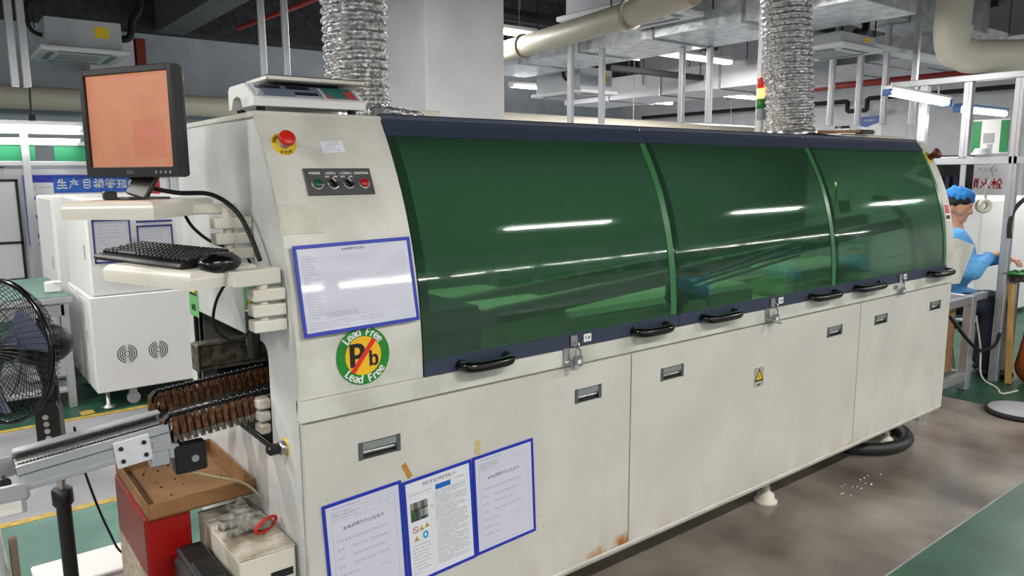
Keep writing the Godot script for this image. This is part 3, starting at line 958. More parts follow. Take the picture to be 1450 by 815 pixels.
func guide_picture(sd: int) -> Image:
	rng.seed = sd
	var i := Image.create_empty(448, 620, false, Image.FORMAT_RGB8)
	i.fill(Color(0.81, 0.81, 0.87))
	var k := Color(0.33, 0.33, 0.4)
	script_rows(i, Rect2i(40, 16, 180, 10), 1, 9, Color(0.3, 0.35, 0.55), 0.9)
	for q in [[30, 40, 418, 40], [30, 40, 30, 600], [418, 40, 418, 600], [30, 600, 418, 600], [30, 62, 418, 62], [200, 62, 200, 100], [30, 100, 418, 100], [240, 40, 240, 100], [290, 40, 290, 62], [330, 40, 330, 100], [375, 40, 375, 100]]:
		seg(i, Vector2(q[0], q[1]), Vector2(q[2], q[3]), 1, Color(0.5, 0.5, 0.56))
	script_rows(i, Rect2i(36, 46, 180, 50), 3, 9, k, 0.8)
	line_of(i, "波峰焊操作作业指导书", Vector2(92, 136), 21, 2, Color(0.28, 0.28, 0.34), 1.22)
	for row in 7:
		var y := 210 + row * 52
		line_of(i, ["文件名称", "文件位卡", "文件产理", "文件目视", "作业", "告知", "文件"][row] if row == 0 else "文件", Vector2(52, y), 15, 1, k, 1.5)
		script_rows(i, Rect2i(140 if row < 4 else 100, y, 230 if row < 4 else 70, 16), 1, 14, k, 0.95)
	for a in 40:
		var an := TAU * a / 40.0
		i.fill_rect(Rect2i(int(330 + cos(an) * 38), int(450 + sin(an) * 38), 2, 2), Color(0.75, 0.5, 0.58))
	script_rows(i, Rect2i(308, 440, 50, 22), 2, 9, Color(0.75, 0.5, 0.58), 0.95)
	return i

func risk_picture() -> Image:
	rng.seed = 77
	var i := Image.create_empty(448, 620, false, Image.FORMAT_RGB8)
	i.fill(Color(0.86, 0.87, 0.9))
	var k := Color(0.25, 0.25, 0.3)
	line_of(i, "岗位安全风险告知卡", Vector2(112, 20), 23, 2, k, 1.15)
	i.fill_rect(Rect2i(200, 64, 108, 32), Color(0.08, 0.38, 0.75))
	for q in [[8, 62, 440, 62], [158, 62, 158, 612], [180, 98, 180, 612], [8, 98, 440, 98], [8, 380, 158, 380], [158, 270, 440, 270], [158, 460, 440, 460]]:
		seg(i, Vector2(q[0], q[1]), Vector2(q[2], q[3]), 1, Color(0.6, 0.6, 0.65))
	script_rows(i, Rect2i(20, 74, 170, 14), 1, 11, k, 0.95)
	script_rows(i, Rect2i(345, 60, 70, 12), 1, 10, k, 0.9)
	script_rows(i, Rect2i(192, 106, 236, 480), 38, 8, k, 0.95)
	script_rows(i, Rect2i(164, 180, 16, 20), 2, 8, k, 1.0)
	for y in 118:                                                   # the printed snapshot of the machine room
		for x in 118:
			var v := 0.25 + 0.12 * sin(x * 0.13) + (0.3 if (x > 66 and y > 52 and y < 100) else 0.0) + (0.18 if y < 40 else 0.0)
			var c := Color(v, v * 1.03, v) if not (x < 40 and y > 60) else Color(0.2, 0.34, 0.22)
			i.set_pixel(22 + x, 130 + y, c)
	for a in 60:
		var an := TAU * a / 60.0
		i.fill_rect(Rect2i(int(46 + cos(an) * 18), int(300 + sin(an) * 18), 4, 4), Color(0.75, 0.15, 0.15))
	seg(i, Vector2(34, 288), Vector2(58, 312), 4, Color(0.75, 0.15, 0.15))
	for p in [[88, 300], [126, 292], [50, 356]]:
		for y in 32:
			var w := int(y * 0.58)
			i.fill_rect(Rect2i(p[0] - w, p[1] - 16 + y, w * 2 + 1, 1), Color(0.85, 0.7, 0.1) if y > 5 and y < 28 else k)
		i.fill_rect(Rect2i(p[0] - 2, p[1] - 2, 4, 12), k)
	for y in range(-24, 25):
		for x in range(-20, 21):
			if Vector2(x / 20.0, y / 24.0).length() < 1.0: i.set_pixel(112 + x, 352 + y, Color(0.2, 0.6, 0.8) if absf(x) > 6 or absf(y) > 9 else Color(0.85, 0.9, 0.95))
	script_rows(i, Rect2i(20, 400, 130, 200), 9, 9, k, 0.9)
	return i

func record_picture() -> Image:
	rng.seed = 78
	var i := Image.create_empty(760, 520, false, Image.FORMAT_RGB8)
	i.fill(Color(0.8, 0.81, 0.87))
	var g := Color(0.62, 0.63, 0.7)
	line_of(i, "波峰焊操作作业告知", Vector2(290, 14), 15, 2, Color(0.3, 0.3, 0.36), 1.2)
	for c in 44: seg(i, Vector2(140 + c * 13.6, 60), Vector2(140 + c * 13.6, 440), 1, g)
	for r in 26: seg(i, Vector2(20, 60 + r * 15.2), Vector2(736, 60 + r * 15.2), 1, g)
	script_rows(i, Rect2i(24, 44, 110, 400), 24, 9, Color(0.45, 0.45, 0.52), 0.9)
	script_rows(i, Rect2i(24, 460, 640, 50), 3, 8, Color(0.5, 0.5, 0.56), 0.8)
	for k in 13: seg(i, Vector2(142 + k * 16, 405), Vector2(150 + k * 16 + rng.randf_range(-4, 4), 440), 2, Color(0.3, 0.3, 0.38))
	return i

func machine_extras():
	# frames held on the machine by magnets
	var pm := pic(record_picture(), 0.4)
	pm.clearcoat_enabled = true
	pm.clearcoat = 1.0
	pm.clearcoat_roughness = 0.04
	var wav := FastNoiseLite.new()
	wav.seed = 44
	wav.frequency = 0.012
	wav.fractal_octaves = 1
	var wt2 := NoiseTexture2D.new()
	wt2.noise = wav
	wt2.width = 256
	wt2.height = 256
	pm.heightmap_enabled = true
	pm.heightmap_texture = wt2
	pm.heightmap_scale = 0.35
	var t := hood(0.185, 1.303, 0.009)
	t.basis = t.basis * Basis(Vector3.BACK, 0.017)
	paper_frame(pm, 0.342, 0.236, t, "large landscape blue framed record sheet on the machine above the round sticker")
	paper_frame(pic(risk_picture()), 0.242, 0.325, Transform3D(Basis(Vector3.BACK, 0.05), Vector3(0.415, 0.569, 0.0035)), "blue framed safety card with photo and warning signs, middle of the first door's three")
	paper_frame(pic(guide_picture(5)), 0.242, 0.325, Transform3D(Basis(Vector3.BACK, 0.046), Vector3(0.171, 0.566, 0.001)), "blue framed work instruction at the first door's outer end, lowest of the three")
	paper_frame(pic(guide_picture(6)), 0.242, 0.325, Transform3D(Basis(Vector3.BACK, 0.04), Vector3(0.660, 0.580, 0.001)), "blue framed work instruction under the tape mark, farthest along the first door")
	# padlocks
	var names := ["steel padlock on the first hood window's hasp", "steel padlock on the middle hood window's hasp", "small steel padlock on the farthest hood window's hasp"]
	var px := [0.949, 2.103, 3.264]
	for k in 3:
		var o := thing("padlock", names[k], "padlock", Vector3(px[k] + 0.008, 0.976, 0.02))
		var s := Sh.new()
		s.box(Vector3(0, 0.0, 0), Vector3(0.036, 0.036, 0.014), 0.003)
		obj("lock_body", s, mat(Color(0.55, 0.57, 0.6), 0.35, 0.7), o)
		s = Sh.new()
		s.box(Vector3(0, 0.0, 0.0075), Vector3(0.016, 0.014, 0.001))
		obj("lock_label", s, M.white, o)
		s = Sh.new()
		s.tube(smooth([Vector3(-0.011, 0.016, 0), Vector3(-0.011, 0.035, 0), Vector3(0, 0.046, 0), Vector3(0.011, 0.035, 0), Vector3(0.011, 0.016, 0)], 4), 0.0032, 8)
		obj("shackle", s, M.steel, o)
	# foil ducts
	foil_duct(Vector3(0.565, 1.768, -0.72), Vector3(0.50, 3.2, -0.72), 0.112, Vector3(0.01, 0, 0), 51, "wide crinkled silver foil duct rising behind the counting scale")
	foil_duct(Vector3(3.16, 1.768, -0.6), Vector3(2.98, 3.4, -0.6), 0.128, Vector3(-0.03, 0, 0.0), 52, "crinkled silver foil duct rising beside the signal tower at the far hood")
	# foil scrap and things lying on top of the machine
	var s := Sh.new()
	s.tube(smooth([Vector3(0.45, 1.80, -0.48), Vector3(0.43, 1.79, -0.36), Vector3(0.47, 1.785, -0.3), Vector3(0.56, 1.775, -0.28)], 5), [0.02, 0.024, 0.02, 0.024, 0.018, 0.022, 0.02, 0.025, 0.018, 0.022, 0.018, 0.02, 0.016, 0.018, 0.016, 0.01], 9)
	single("foil_strip", s, M.foil, "loose strip of crumpled foil hanging at the foot of the duct behind the scale", "foil")
	s = Sh.new()
	s.box(Vector3(0.74, 1.795, -0.62), Vector3(0.12, 0.055, 0.16), 0.006)
	single("duct_box", s, M.cream, "small cream box on the machine top behind the nearer foil duct", "box")
	s = Sh.new()
	s.box(Vector3(3.72, 1.785, -0.55), Vector3(0.75, 0.036, 0.3), 0.008)
	single("cover_plate", s, M.beige, "flat beige cover plate lying on the machine top past the far foil duct", "cover")
	var b := thing("brush", "black bristled brush lying on the machine top with a pale wooden handle", "brush", Vector3(3.5, 1.815, -0.38))
	s = Sh.new()
	s.box(Vector3(0.05, 0, 0), Vector3(0.15, 0.024, 0.05), 0.008)
	obj("bristles", s, M.black, b)
	s = Sh.new()
	s.bar(Vector3(-0.42, -0.012, 0.0), Vector3(-0.02, 0.002, 0), 0.03, 0.014, 0.003)
	obj("brush_handle", s, M.card, b)
	s = Sh.new()
	rng.seed = 61
	for k in 7:
		var p := Vector3(2.93 + rng.randf() * 0.12, 1.777, -0.4 - rng.randf() * 0.1)
		s.tube(smooth([p, p + Vector3(0.12, 0.012 + rng.randf() * 0.01, 0.01), p + Vector3(0.25, 0.016, -0.01), p + Vector3(0.38, 0.006, 0.03)], 5), 0.006, 6)
	single("cable_bundle", s, M.dark, "bundle of dark cables at the foot of the far foil duct", "cable")
	# signal tower on its post
	s = Sh.new()
	s.box(Vector3(3.2, 2.75, -0.84), Vector3(0.032, 1.96, 0.032), 0.003)
	s.box(Vector3(3.2, 2.75, -0.823), Vector3(0.008, 1.95, 0.006))
	s.box(Vector3(3.245, 2.75, -0.84), Vector3(0.018, 1.96, 0.018), 0.003)
	single("support_post", s, M.alu, "double aluminium post standing on the machine directly behind the signal tower", "post")
	var tw := thing("signal_tower", "signal tower with red, lit amber and green segments on a grey base", "signal light", Vector3(3.10, 1.766, -0.76))
	s = Sh.new()
	s.cyl(Vector3(0, 0, 0), Vector3(0, 0.12, 0), 0.012)
	obj("tower_pole", s, M.alu, tw)
	s = Sh.new()
	s.cyl(Vector3(0, 0.12, 0), Vector3(0, 0.182, 0), 0.026, -1, 18)
	obj("tower_base", s, M.grey, tw)
	var cols := [mat(Color(0.05, 0.5, 0.2), 0.2), glow(Color(1.0, 0.55, 0.08), 2.2), mat(Color(0.85, 0.15, 0.08), 0.2)]
	for k in 3:
		s = Sh.new()
		s.lathe([Vector2(0, 0.183 + k * 0.057), Vector2(0.026, 0.183 + k * 0.057), Vector2(0.0275, 0.19 + k * 0.057), Vector2(0.0275, 0.232 + k * 0.057), Vector2(0.026, 0.238 + k * 0.057), Vector2(0, 0.238 + k * 0.057)], 20)
		tag(obj("signal_light", s, cols[k], tw), ["green segment", "lit amber segment", "red segment"][k])
	var ol := OmniLight3D.new()
	ol.name = "signal_tower_light"
	add_child(ol, true)
	ol.position = Vector3(3.10, 2.03, -0.76)
	ol.light_color = Color(1, 0.6, 0.1)
	ol.light_energy = 0.05
	ol.light_size = 0.02
	ol.omni_range = 12.0
	ol.omni_attenuation = 2.0
	ol.shadow_enabled = true
	# counting scale
	var sc := thing("counting_scale", "white counting scale with three dark displays on the machine's top", "scale", Vector3(0.005, 1.767, -0.235), -0.03)
	s = Sh.new()
	var zt := Transform3D(Basis(Vector3(0, 0, 1), Vector3(0, 1, 0), Vector3(-1, 0, 0)), Vector3(0.325, 0, 0))
	s.prism(PackedVector2Array([Vector2(0.004, 0.014), Vector2(0.008, 0.034), Vector2(-0.004, 0.04), Vector2(-0.07, 0.078), Vector2(-0.2, 0.078), Vector2(-0.215, 0.066), Vector2(-0.215, 0.014), Vector2(-0.19, 0.014), Vector2(-0.175, 0.04), Vector2(-0.14, 0.048), Vector2(-0.105, 0.04), Vector2(-0.09, 0.014)]), 0.325, zt)
	obj("housing", s, M.white, sc)
	s = Sh.new()
	for x in [0.03, 0.295]:
		for z in [-0.03, -0.2]: s.cyl(Vector3(x, 0, z), Vector3(x, 0.016, z), 0.012)
	obj("foot", s, M.rubber, sc)
	s = Sh.new()
	s.box(Vector3(0.19, 0.082, -0.125), Vector3(0.18, 0.012, 0.08))
	obj("pan_support", s, M.dark, sc)
	s = Sh.new()
	s.box(Vector3(0.197, 0.094, -0.125), Vector3(0.29, 0.017, 0.185), 0.004)
	obj("weighing_pan", s, mat(Color(0.62, 0.61, 0.58), 0.32, 0.6), sc)
	# panel frame on the slope
	var nrm := Vector3(0, 0.066, 0.038).normalized()
	var pb := Basis(Vector3.RIGHT, nrm.cross(Vector3.RIGHT), nrm)
	var pt := Transform3D(pb, Vector3(0.1625, 0.0592, -0.037)) * Transform3D(Basis(), Vector3(0, 0, 0.0008))
	s = Sh.new()
	s.box(Vector3(-0.055, 0, 0), Vector3(0.196, 0.072, 0.0012), 0.0, pt)
	var disp := Sh.new()
	for q in [[-0.103, 0.02, 0.07], [-0.018, 0.02, 0.066], [-0.004, -0.016, 0.066]]: disp.box(Vector3(q[0], q[1], 0.001), Vector3(q[2], 0.018, 0.001), 0.0, pt)
	var wt := Sh.new()
	wt.ring(pt * Vector3(-0.135, -0.024, 0.001), nrm, 0.007, 0.0008, 16, 4)
	for k in 9: wt.box(Vector3(-0.034 + k * 0.009, -0.031, 0.001), Vector3(0.006, 0.004, 0.0006), 0.0, pt)
	multi("display_panel", [[s, mat(Color(0.42, 0.46, 0.54), 0.35)], [disp, mat(Color(0.13, 0.14, 0.15), 0.2)], [wt, M.white]], sc)
	s = Sh.new()
	s.box(Vector3(0.1, 0, 0), Vector3(0.098, 0.072, 0.0012), 0.0, pt)
	var kt := Sh.new()
	var kr := Sh.new()
	for r in 4:
		for c in 6:
			var red: bool = (c >= 4 and r >= 1) or (r == 3 and c == 0)
			(kr if red else kt).box(Vector3(0.063 + c * 0.0145, 0.024 - r * 0.0155, 0.0016), Vector3(0.011, 0.0115, 0.002), 0.0006, pt)
	multi("keypad", [[s, mat(Color(0.45, 0.5, 0.52), 0.4)], [kt, mat(Color(0.1, 0.45, 0.42), 0.4)], [kr, mat(Color(0.8, 0.22, 0.16), 0.4)]], sc)

func slab(s: Sh, fr: Vector2, d: Vector2, e: Vector2, w: float, dep: float, y0: float, y1: float):   # a tray with rolled edge: front right corner, along the front, inwards
	var P := func(u: float, v: float, y: float) -> Vector3: return Vector3(fr.x + d.x * u + e.x * v, y, fr.y + d.y * u + e.y * v)
	var prof := []
	var h := y1 - y0
	for k in 6: prof.append(Vector2(0.02 - 0.02 * sin(PI / 2 * k / 5.0), y0 + h * 0.5 + h * 0.5 * cos(PI / 2 * k / 5.0)))   # (inset, height)
	prof.append(Vector2(0.002, y0))
	var rings := []
	for p in prof: rings.append([P.call(p.x, p.x, p.y), P.call(w - p.x, p.x, p.y), P.call(w - p.x, dep, p.y), P.call(p.x, dep, p.y)])
	var cen: Vector3 = P.call(w / 2, dep / 2, (y0 + y1) / 2)
	for i in rings.size() - 1:
		for k in 4:
			s.g = 10 + k
			s.qo(rings[i][k], rings[i][(k + 1) % 4], rings[i + 1][(k + 1) % 4], rings[i + 1][k], cen)
	s.g = -1
	s.qo(rings[0][0], rings[0][1], rings[0][2], rings[0][3], cen)
	s.qo(rings[-1][0], rings[-1][1], rings[-1][2], rings[-1][3], cen)

func shelves():
	# upper shelf on three hinge blocks
	var cr := noisy(Color(0.83, 0.815, 0.765), Color(0.86, 0.85, 0.805), 0.008, 1.2, 0.28, 0.0, 62)
	var t := thing("monitor_shelf", "off-white swivel shelf with rolled edge carrying the monitor", "shelf")
	var s := Sh.new()
	slab(s, Vector2(-0.27, -0.19), Vector2(-0.76, -0.65), Vector2(0.65, -0.76), 0.235, 0.34, 1.49, 1.535)
	obj("tray", s, cr, t)
	s = Sh.new()
	s.bar(Vector3(-0.17, 1.505, -0.39), Vector3(-0.02, 1.505, -0.335), 0.05, 0.028, 0.003)
	obj("arm", s, cr, t)
	for k in 3:
		s = Sh.new()
		s.box(Vector3(-0.0515, 1.468 - k * 0.042, -0.297), Vector3(0.1, 0.03, 0.05), 0.003)
		obj("hinge_block", s, cr, t)
	s = Sh.new()
	s.cyl(Vector3(-0.06, 1.37, -0.297), Vector3(-0.06, 1.51, -0.297), 0.014)
	obj("hinge_pin", s, M.cream, t)
	t = thing("keyboard_shelf", "off-white swivel shelf with rolled edge under the keyboard and mouse", "shelf")
	s = Sh.new()
	slab(s, Vector2(-0.235, -0.047), Vector2(-0.35, -0.937), Vector2(0.937, -0.35), 0.36, 0.2, 1.326, 1.37)
	obj("tray", s, cr, t)
	s = Sh.new()
	s.bar(Vector3(-0.14, 1.343, -0.07), Vector3(-0.012, 1.343, -0.09), 0.055, 0.04, 0.003)
	obj("arm", s, cr, t)
	for k in 3:
		s = Sh.new()
		s.box(Vector3(-0.0445, 1.297 - k * 0.04, -0.075), Vector3(0.085, 0.03, 0.05), 0.003)
		obj("hinge_block", s, cr, t)
	s = Sh.new()
	s.cyl(Vector3(-0.055, 1.2, -0.075), Vector3(-0.055, 1.33, -0.075), 0.014)
	obj("hinge_pin", s, M.cream, t)
	# monitor: local x along the screen's width, z out of the screen
	var bl := Vector3(-0.3395, 1.593, -0.548)
	var br := Vector3(-0.184, 1.593, -0.2375)
	var ax := (br - bl)
	var W := ax.length()
	ax = ax.normalized()
	var H := 0.282
	var mo := thing("monitor", "flat black framed monitor showing an orange screen, turned towards the fan", "monitor", (bl + br) * 0.5)
	var zz := ax.cross(Vector3.UP).normalized()
	mo.basis = Basis(ax, Vector3.UP, zz)
	s = Sh.new()
	var b := 0.017
	for q in [-1, 1]: s.box(Vector3(q * (W - b) * 0.5, H * 0.5, 0), Vector3(b, H, 0.03), 0.002)
	s.box(Vector3(0, H - b * 0.5, 0), Vector3(W - 2 * b, b, 0.03), 0.002)
	s.box(Vector3(0, 0.0135, 0), Vector3(W - 2 * b, 0.027, 0.03), 0.002)
	obj("bezel", s, mat(Color(0.075, 0.075, 0.08), 0.45), mo)
	s = Sh.new()
	s.box(Vector3(0, H * 0.5, -0.008), Vector3(W - 0.01, H - 0.01, 0.012))
	s.quad(Vector3(-W / 2 + b, 0.027, 0.006), Vector3(W / 2 - b, 0.027, 0.006), Vector3(W / 2 - b, H - b, 0.006), Vector3(-W / 2 + b, H - b, 0.006))
	var img := Image.create_empty(160, 128, false, Image.FORMAT_RGB8)
	var n := FastNoiseLite.new()
	n.seed = 5
	n.frequency = 0.02
	for y in 128:
		for x in 160:
			var c := Color(0.74, 0.475, 0.35).lerp(Color(0.78, 0.53, 0.4), 0.5 + 0.5 * n.get_noise_2d(x, y)) * (1.0 - 0.06 * y / 128.0)
			if x > 84 and x < 146 and y > 62 and y < 116: c = c.lerp(Color(0.72, 0.36, 0.3), 0.3)
			if x > 92 and x < 138 and y > 74 and y < 88: c = c.lerp(Color(0.85, 0.5, 0.5), 0.15)
			img.set_pixel(x, y, c)
	var sm := mat(Color(0.05, 0.05, 0.05), 0.4)
	sm.emission_enabled = true
	sm.emission = Color.WHITE
	sm.emission_operator = BaseMaterial3D.EMISSION_OP_MULTIPLY
	sm.emission_texture = ImageTexture.create_from_image(img)
	sm.emission_energy_multiplier = 0.95
	obj("screen", s, sm, mo)
	var al := AreaLight3D.new()
	al.name = "monitor_screen_light"
	add_child(al, true)
	al.transform = Transform3D(Basis(-ax, Vector3.UP, -zz), (bl + br) * 0.5 + Vector3(0, H * 0.5, 0) + zz * 0.02)
	al.area_size = Vector2(W * 0.9, H * 0.85)
	al.light_color = Color(1.0, 0.6, 0.4)
	al.light_energy = 0.03
	al.shadow_enabled = true
	s = Sh.new()
	s.box(Vector3(0, H * 0.5, -0.02), Vector3(W - 0.004, H - 0.004, 0.018), 0.005)
	s.box(Vector3(0, H * 0.5, -0.038), Vector3(W * 0.5, H * 0.5, 0.024), 0.008)
	obj("rear_housing", s, mat(Color(0.05, 0.055, 0.07), 0.35), mo)
	s = Sh.new()
	for k in 4: s.cyl(Vector3(W * 0.5 - 0.075 + k * 0.017, 0.013, 0.014), Vector3(W * 0.5 - 0.075 + k * 0.017, 0.013, 0.0175), 0.0042)
	obj("buttons", s, M.steel, mo)
	s = Sh.new()
	s.text("DELL", 0.0085, Transform3D(Basis(), Vector3(0, 0.0135, 0.0152)))
	obj("maker_mark", s, mat(Color(0.5, 0.55, 0.55), 0.3, 0.5), mo)
	s = Sh.new()
	s.bar(Vector3(0.02, 0.06, -0.06), Vector3(-0.005, -0.052, 0.0), 0.075, 0.016, 0.004, Vector3(0, 0, 1))
	s.box(Vector3(-0.0, -0.056, -0.0), Vector3(0.1, 0.008, 0.13), 0.003)
	obj("stand", s, mat(Color(0.2, 0.19, 0.17), 0.4), mo)
	# power brick on the shelf
	s = Sh.new()
	s.box(Vector3(-0.33, 1.5465, -0.38), Vector3(0.03, 0.022, 0.028), 0.003)
	single("adapter", s, M.black, "small black adapter standing on the monitor shelf's outer end", "adapter")
	# keyboard
	var kb := thing("keyboard", "black full-size keyboard lying across the lower shelf", "keyboard", Vector3(-0.222, 1.371, -0.352))
	var kx := Vector3(0.27, 0, 0.963).normalized()      # its long side, towards the numeric pad
	kb.basis = Basis(kx, Vector3.UP, kx.cross(Vector3.UP).normalized())
	var tilt := Transform3D(Basis(Vector3.RIGHT, 0.12), Vector3(0, 0.013, 0))
	s = Sh.new()
	s.box(Vector3(0, 0, 0), Vector3(0.445, 0.016, 0.155), 0.006, tilt)
	obj("case", s, mat(Color(0.05, 0.05, 0.055), 0.45), kb)
	s = Sh.new()
	for r in 6:
		var z := -0.058 + r * 0.0205
		for c in 21:
			if c in [15, 19] and false: continue
			if r == 5 and c > 3 and c < 9: continue
			s.box(Vector3(-0.207 + c * 0.0205 + (0.004 if c > 14 else 0.0), 0.0125, z), Vector3(0.016, 0.011, 0.016), 0.003, tilt)
	s.box(Vector3(-0.083, 0.0125, 0.0445), Vector3(0.1, 0.011, 0.016), 0.003, tilt)
	tag(obj("keys", s, mat(Color(0.09, 0.09, 0.095), 0.5), kb), "", "", "", "stuff")
	var ms := thing("mouse", "black computer mouse on the lower shelf beside the keyboard", "mouse", Vector3(-0.148, 1.37, -0.098))
	ms.basis = Basis(Vector3.UP, 0.36)
	s = Sh.new()
	s.ball(Vector3(0, 0.012, 0), Vector3(0.06, 0.027, 0.033), 18)
	obj("mouse_shell", s, M.black_gloss, ms)
	s = Sh.new()
	s.cyl(Vector3(-0.03, 0.034, -0.004), Vector3(-0.03, 0.034, 0.004), 0.008)
	obj("mouse_wheel", s, M.rubber, ms)
	# cables
	for q in [["thick black monitor cable looping over the shelf down to the keyboard", 0.0065, [Vector3(-0.27, 1.6, -0.45), Vector3(-0.235, 1.57, -0.42), Vector3(-0.16, 1.55, -0.4), Vector3(-0.09, 1.545, -0.33), Vector3(-0.05, 1.5, -0.25), Vector3(-0.035, 1.43, -0.19), Vector3(-0.03, 1.375, -0.15)]],
		["thin black cable hanging from the monitor shelf to the wall of the machine", 0.0045, [Vector3(-0.14, 1.49, -0.42), Vector3(-0.12, 1.45, -0.41), Vector3(-0.08, 1.41, -0.38), Vector3(-0.02, 1.385, -0.33), Vector3(-0.008, 1.36, -0.3), Vector3(-0.01, 1.33, -0.26)]],
		["thin black cable hanging in a loop under the keyboard shelf", 0.004, [Vector3(-0.1, 1.326, -0.2), Vector3(-0.12, 1.26, -0.25), Vector3(-0.12, 1.19, -0.28), Vector3(-0.08, 1.145, -0.29), Vector3(-0.04, 1.15, -0.28), Vector3(-0.02, 1.19, -0.26), Vector3(-0.012, 1.23, -0.2)]]]:
		s = Sh.new()
		s.tube(smooth(q[2], 6), q[1], 8)
		single("cable", s, M.rubber, q[0], "cable")

func conveyors():
	var m: Node3D = get_node("soldering_machine")
	# finger chains: one behind the other, rising gently into the machine
	var fm := Sh.new()
	fm.box(Vector3(0, -0.02, 0), Vector3(0.0145, 0.05, 0.013), 0.002)
	var f_mesh := fm.mesh()
	fm = Sh.new()
	fm.prism(PackedVector2Array([Vector2(-0.0075, -0.045), Vector2(0.0075, -0.045), Vector2(0.0085, -0.066), Vector2(0.004, -0.066), Vector2(0.003, -0.056), Vector2(-0.003, -0.056), Vector2(-0.004, -0.066), Vector2(-0.0085, -0.066)]), 0.01, Transform3D(Basis(), Vector3(0, 0, -0.005)))
	var h_mesh := fm.mesh()
	for q in [[-0.25, 12, -0.248], [-0.5, 19, -0.222]]:
		var z: float = q[0]
		var x0: float = q[2]
		var Y := func(x: float) -> float: return 0.989 + 0.08 * x
		var s := Sh.new()
		for k in 34:
			var x: float = x0 - 0.008 + k * 0.0095
			s.box(Vector3(x, Y.call(x) + 0.003 + (0.002 if k % 2 else 0.0), z - 0.004), Vector3(0.0085, 0.012, 0.02 if k % 2 else 0.014), 0.002)
		for k in 26:
			var a := PI * 0.5 + PI * 0.6 * k / 25.0
			s.box(Vector3(x0 + 0.0 + cos(a) * 0.022, Y.call(x0) - 0.02 + sin(a) * 0.022, z - 0.012), Vector3(0.006, 0.006, 0.03), 0.001)
		var ch := obj("finger_chain", s, noisy(Color(0.04, 0.045, 0.055), Color(0.16, 0.17, 0.2), 0.05, 6.0, 0.4, 0.5, 64), m)
		for k in q[1]:
			var x: float = x0 + k * 0.0186
			var f := obj("finger", f_mesh, M.finger, ch, Vector3(x, Y.call(x) - 0.004, z + 0.006))
			f.rotation.z = 0.08
			if z > -0.3:
				var h := obj("finger_tip", h_mesh, M.dark_alu, ch, Vector3(x, Y.call(x) - 0.004, z + 0.008))
				h.rotation.z = 0.08
		for k in 4:
			var f := obj("finger", f_mesh, M.finger, ch, Vector3(x0 - 0.014 - 0.004 * (k % 2), Y.call(x0) - 0.012 - 0.002 * k, z - 0.006 - k * 0.011))
			f.rotation.z = -0.05
		s = Sh.new()
		s.bar(Vector3(x0 + 0.02, Y.call(x0) - 0.045, z - 0.03), Vector3(0.5, Y.call(0.5) - 0.045, z - 0.03), 0.03, 0.05, 0.004)
		obj("chain_rail", s, M.dark_alu, m)
		s = Sh.new()
		s.tube([Vector3(x0 + 0.0, 0.885, z - 0.03), Vector3(x0 + 0.035, 0.96, z - 0.03)], 0.016, 10)
		obj("chain_shaft", s, M.dark, m)
	var s := Sh.new()
	s.box(Vector3(-0.214, 0.85, -0.255), Vector3(0.082, 0.078, 0.04), 0.004)
	obj("bearing_block", s, M.black, m)
	s = Sh.new()
	s.cyl(Vector3(-0.205, 0.848, -0.236), Vector3(-0.205, 0.848, -0.231), 0.0095, -1, 18)
	obj("bearing_cap", s, M.steel, m)
	s = Sh.new()
	for k in 3: s.box(Vector3(-0.018, 0.965 - k * 0.036, -0.235), Vector3(0.04 - k * 0.004, 0.03, 0.05), 0.006)
	obj("outlet_block", s, noisy(Color(0.66, 0.62, 0.55), Color(0.82, 0.81, 0.78), 0.01, 4.0, 0.5, 0.0, 66), m)
	s = Sh.new()
	s.box(Vector3(0.26, 1.012, -0.7), Vector3(0.64, 0.066, 0.04), 0.003)
	s.box(Vector3(0.26, 1.052, -0.71), Vector3(0.64, 0.01, 0.06), 0.002)
	s.box(Vector3(0.26, 0.972, -0.71), Vector3(0.64, 0.01, 0.06), 0.002)
	s.box(Vector3(-0.064, 1.012, -0.7), Vector3(0.008, 0.09, 0.07), 0.002)
	obj("guide_profile", s, M.dark_alu, m)
	s = Sh.new()
	s.box(Vector3(-0.012, 1.15, -0.292), Vector3(0.024, 0.14, 0.05), 0.004)
	obj("sensor_post", s, M.black, m)
	s = Sh.new()
	s.box(Vector3(0.35, 0.99, -0.97), Vector3(0.68, 0.5, 0.01))
	s.box(Vector3(0.36, 0.78, -0.58), Vector3(0.68, 0.02, 0.78))
	s.box(Vector3(0.36, 1.155, -0.58), Vector3(0.68, 0.02, 0.78))
	s.box(Vector3(0.70, 0.97, -0.58), Vector3(0.02, 0.36, 0.78))
	s.box(Vector3(0.36, 0.97, -0.185), Vector3(0.68, 0.36, 0.01))
	obj("tunnel_lining", s, mat(Color(0.05, 0.05, 0.055), 0.8), m)
	# a thin rod hanging from the block into the cardboard tray
	s = Sh.new()
	s.tube(smooth([Vector3(-0.215, 0.808, -0.25), Vector3(-0.15, 0.77, -0.27), Vector3(-0.06, 0.715, -0.3), Vector3(-0.015, 0.66, -0.3)], 5), 0.004, 8)
	single("drip_rod", s, mat(Color(0.7, 0.65, 0.52), 0.4), "thin pale rod slanting from the black bearing block over the cardboard tray", "rod")
	# aluminium infeed conveyor
	var c := thing("infeed_conveyor", "aluminium chain conveyor reaching from the frame edge to the finger chains", "conveyor")
	var A := Vector3(-0.60, 0.9, 0)
	var B := Vector3(-0.26, 0.933, 0)
	s = Sh.new()
	for q in [[-0.25, -0.008, 0.056, 0.014], [-0.25, -0.036, 0.012, 0.024], [-0.256, -0.002, 0.008, 0.026], [-0.36, 0.0, 0.05, 0.012], [-0.352, 0.026, 0.006, 0.034]]:
		s.bar(A + Vector3(0, q[1], q[0]), B + Vector3(0, q[1], q[0]), q[3], q[2], 0.002)
	obj("side_rail", s, M.alu, c)
	s = Sh.new()
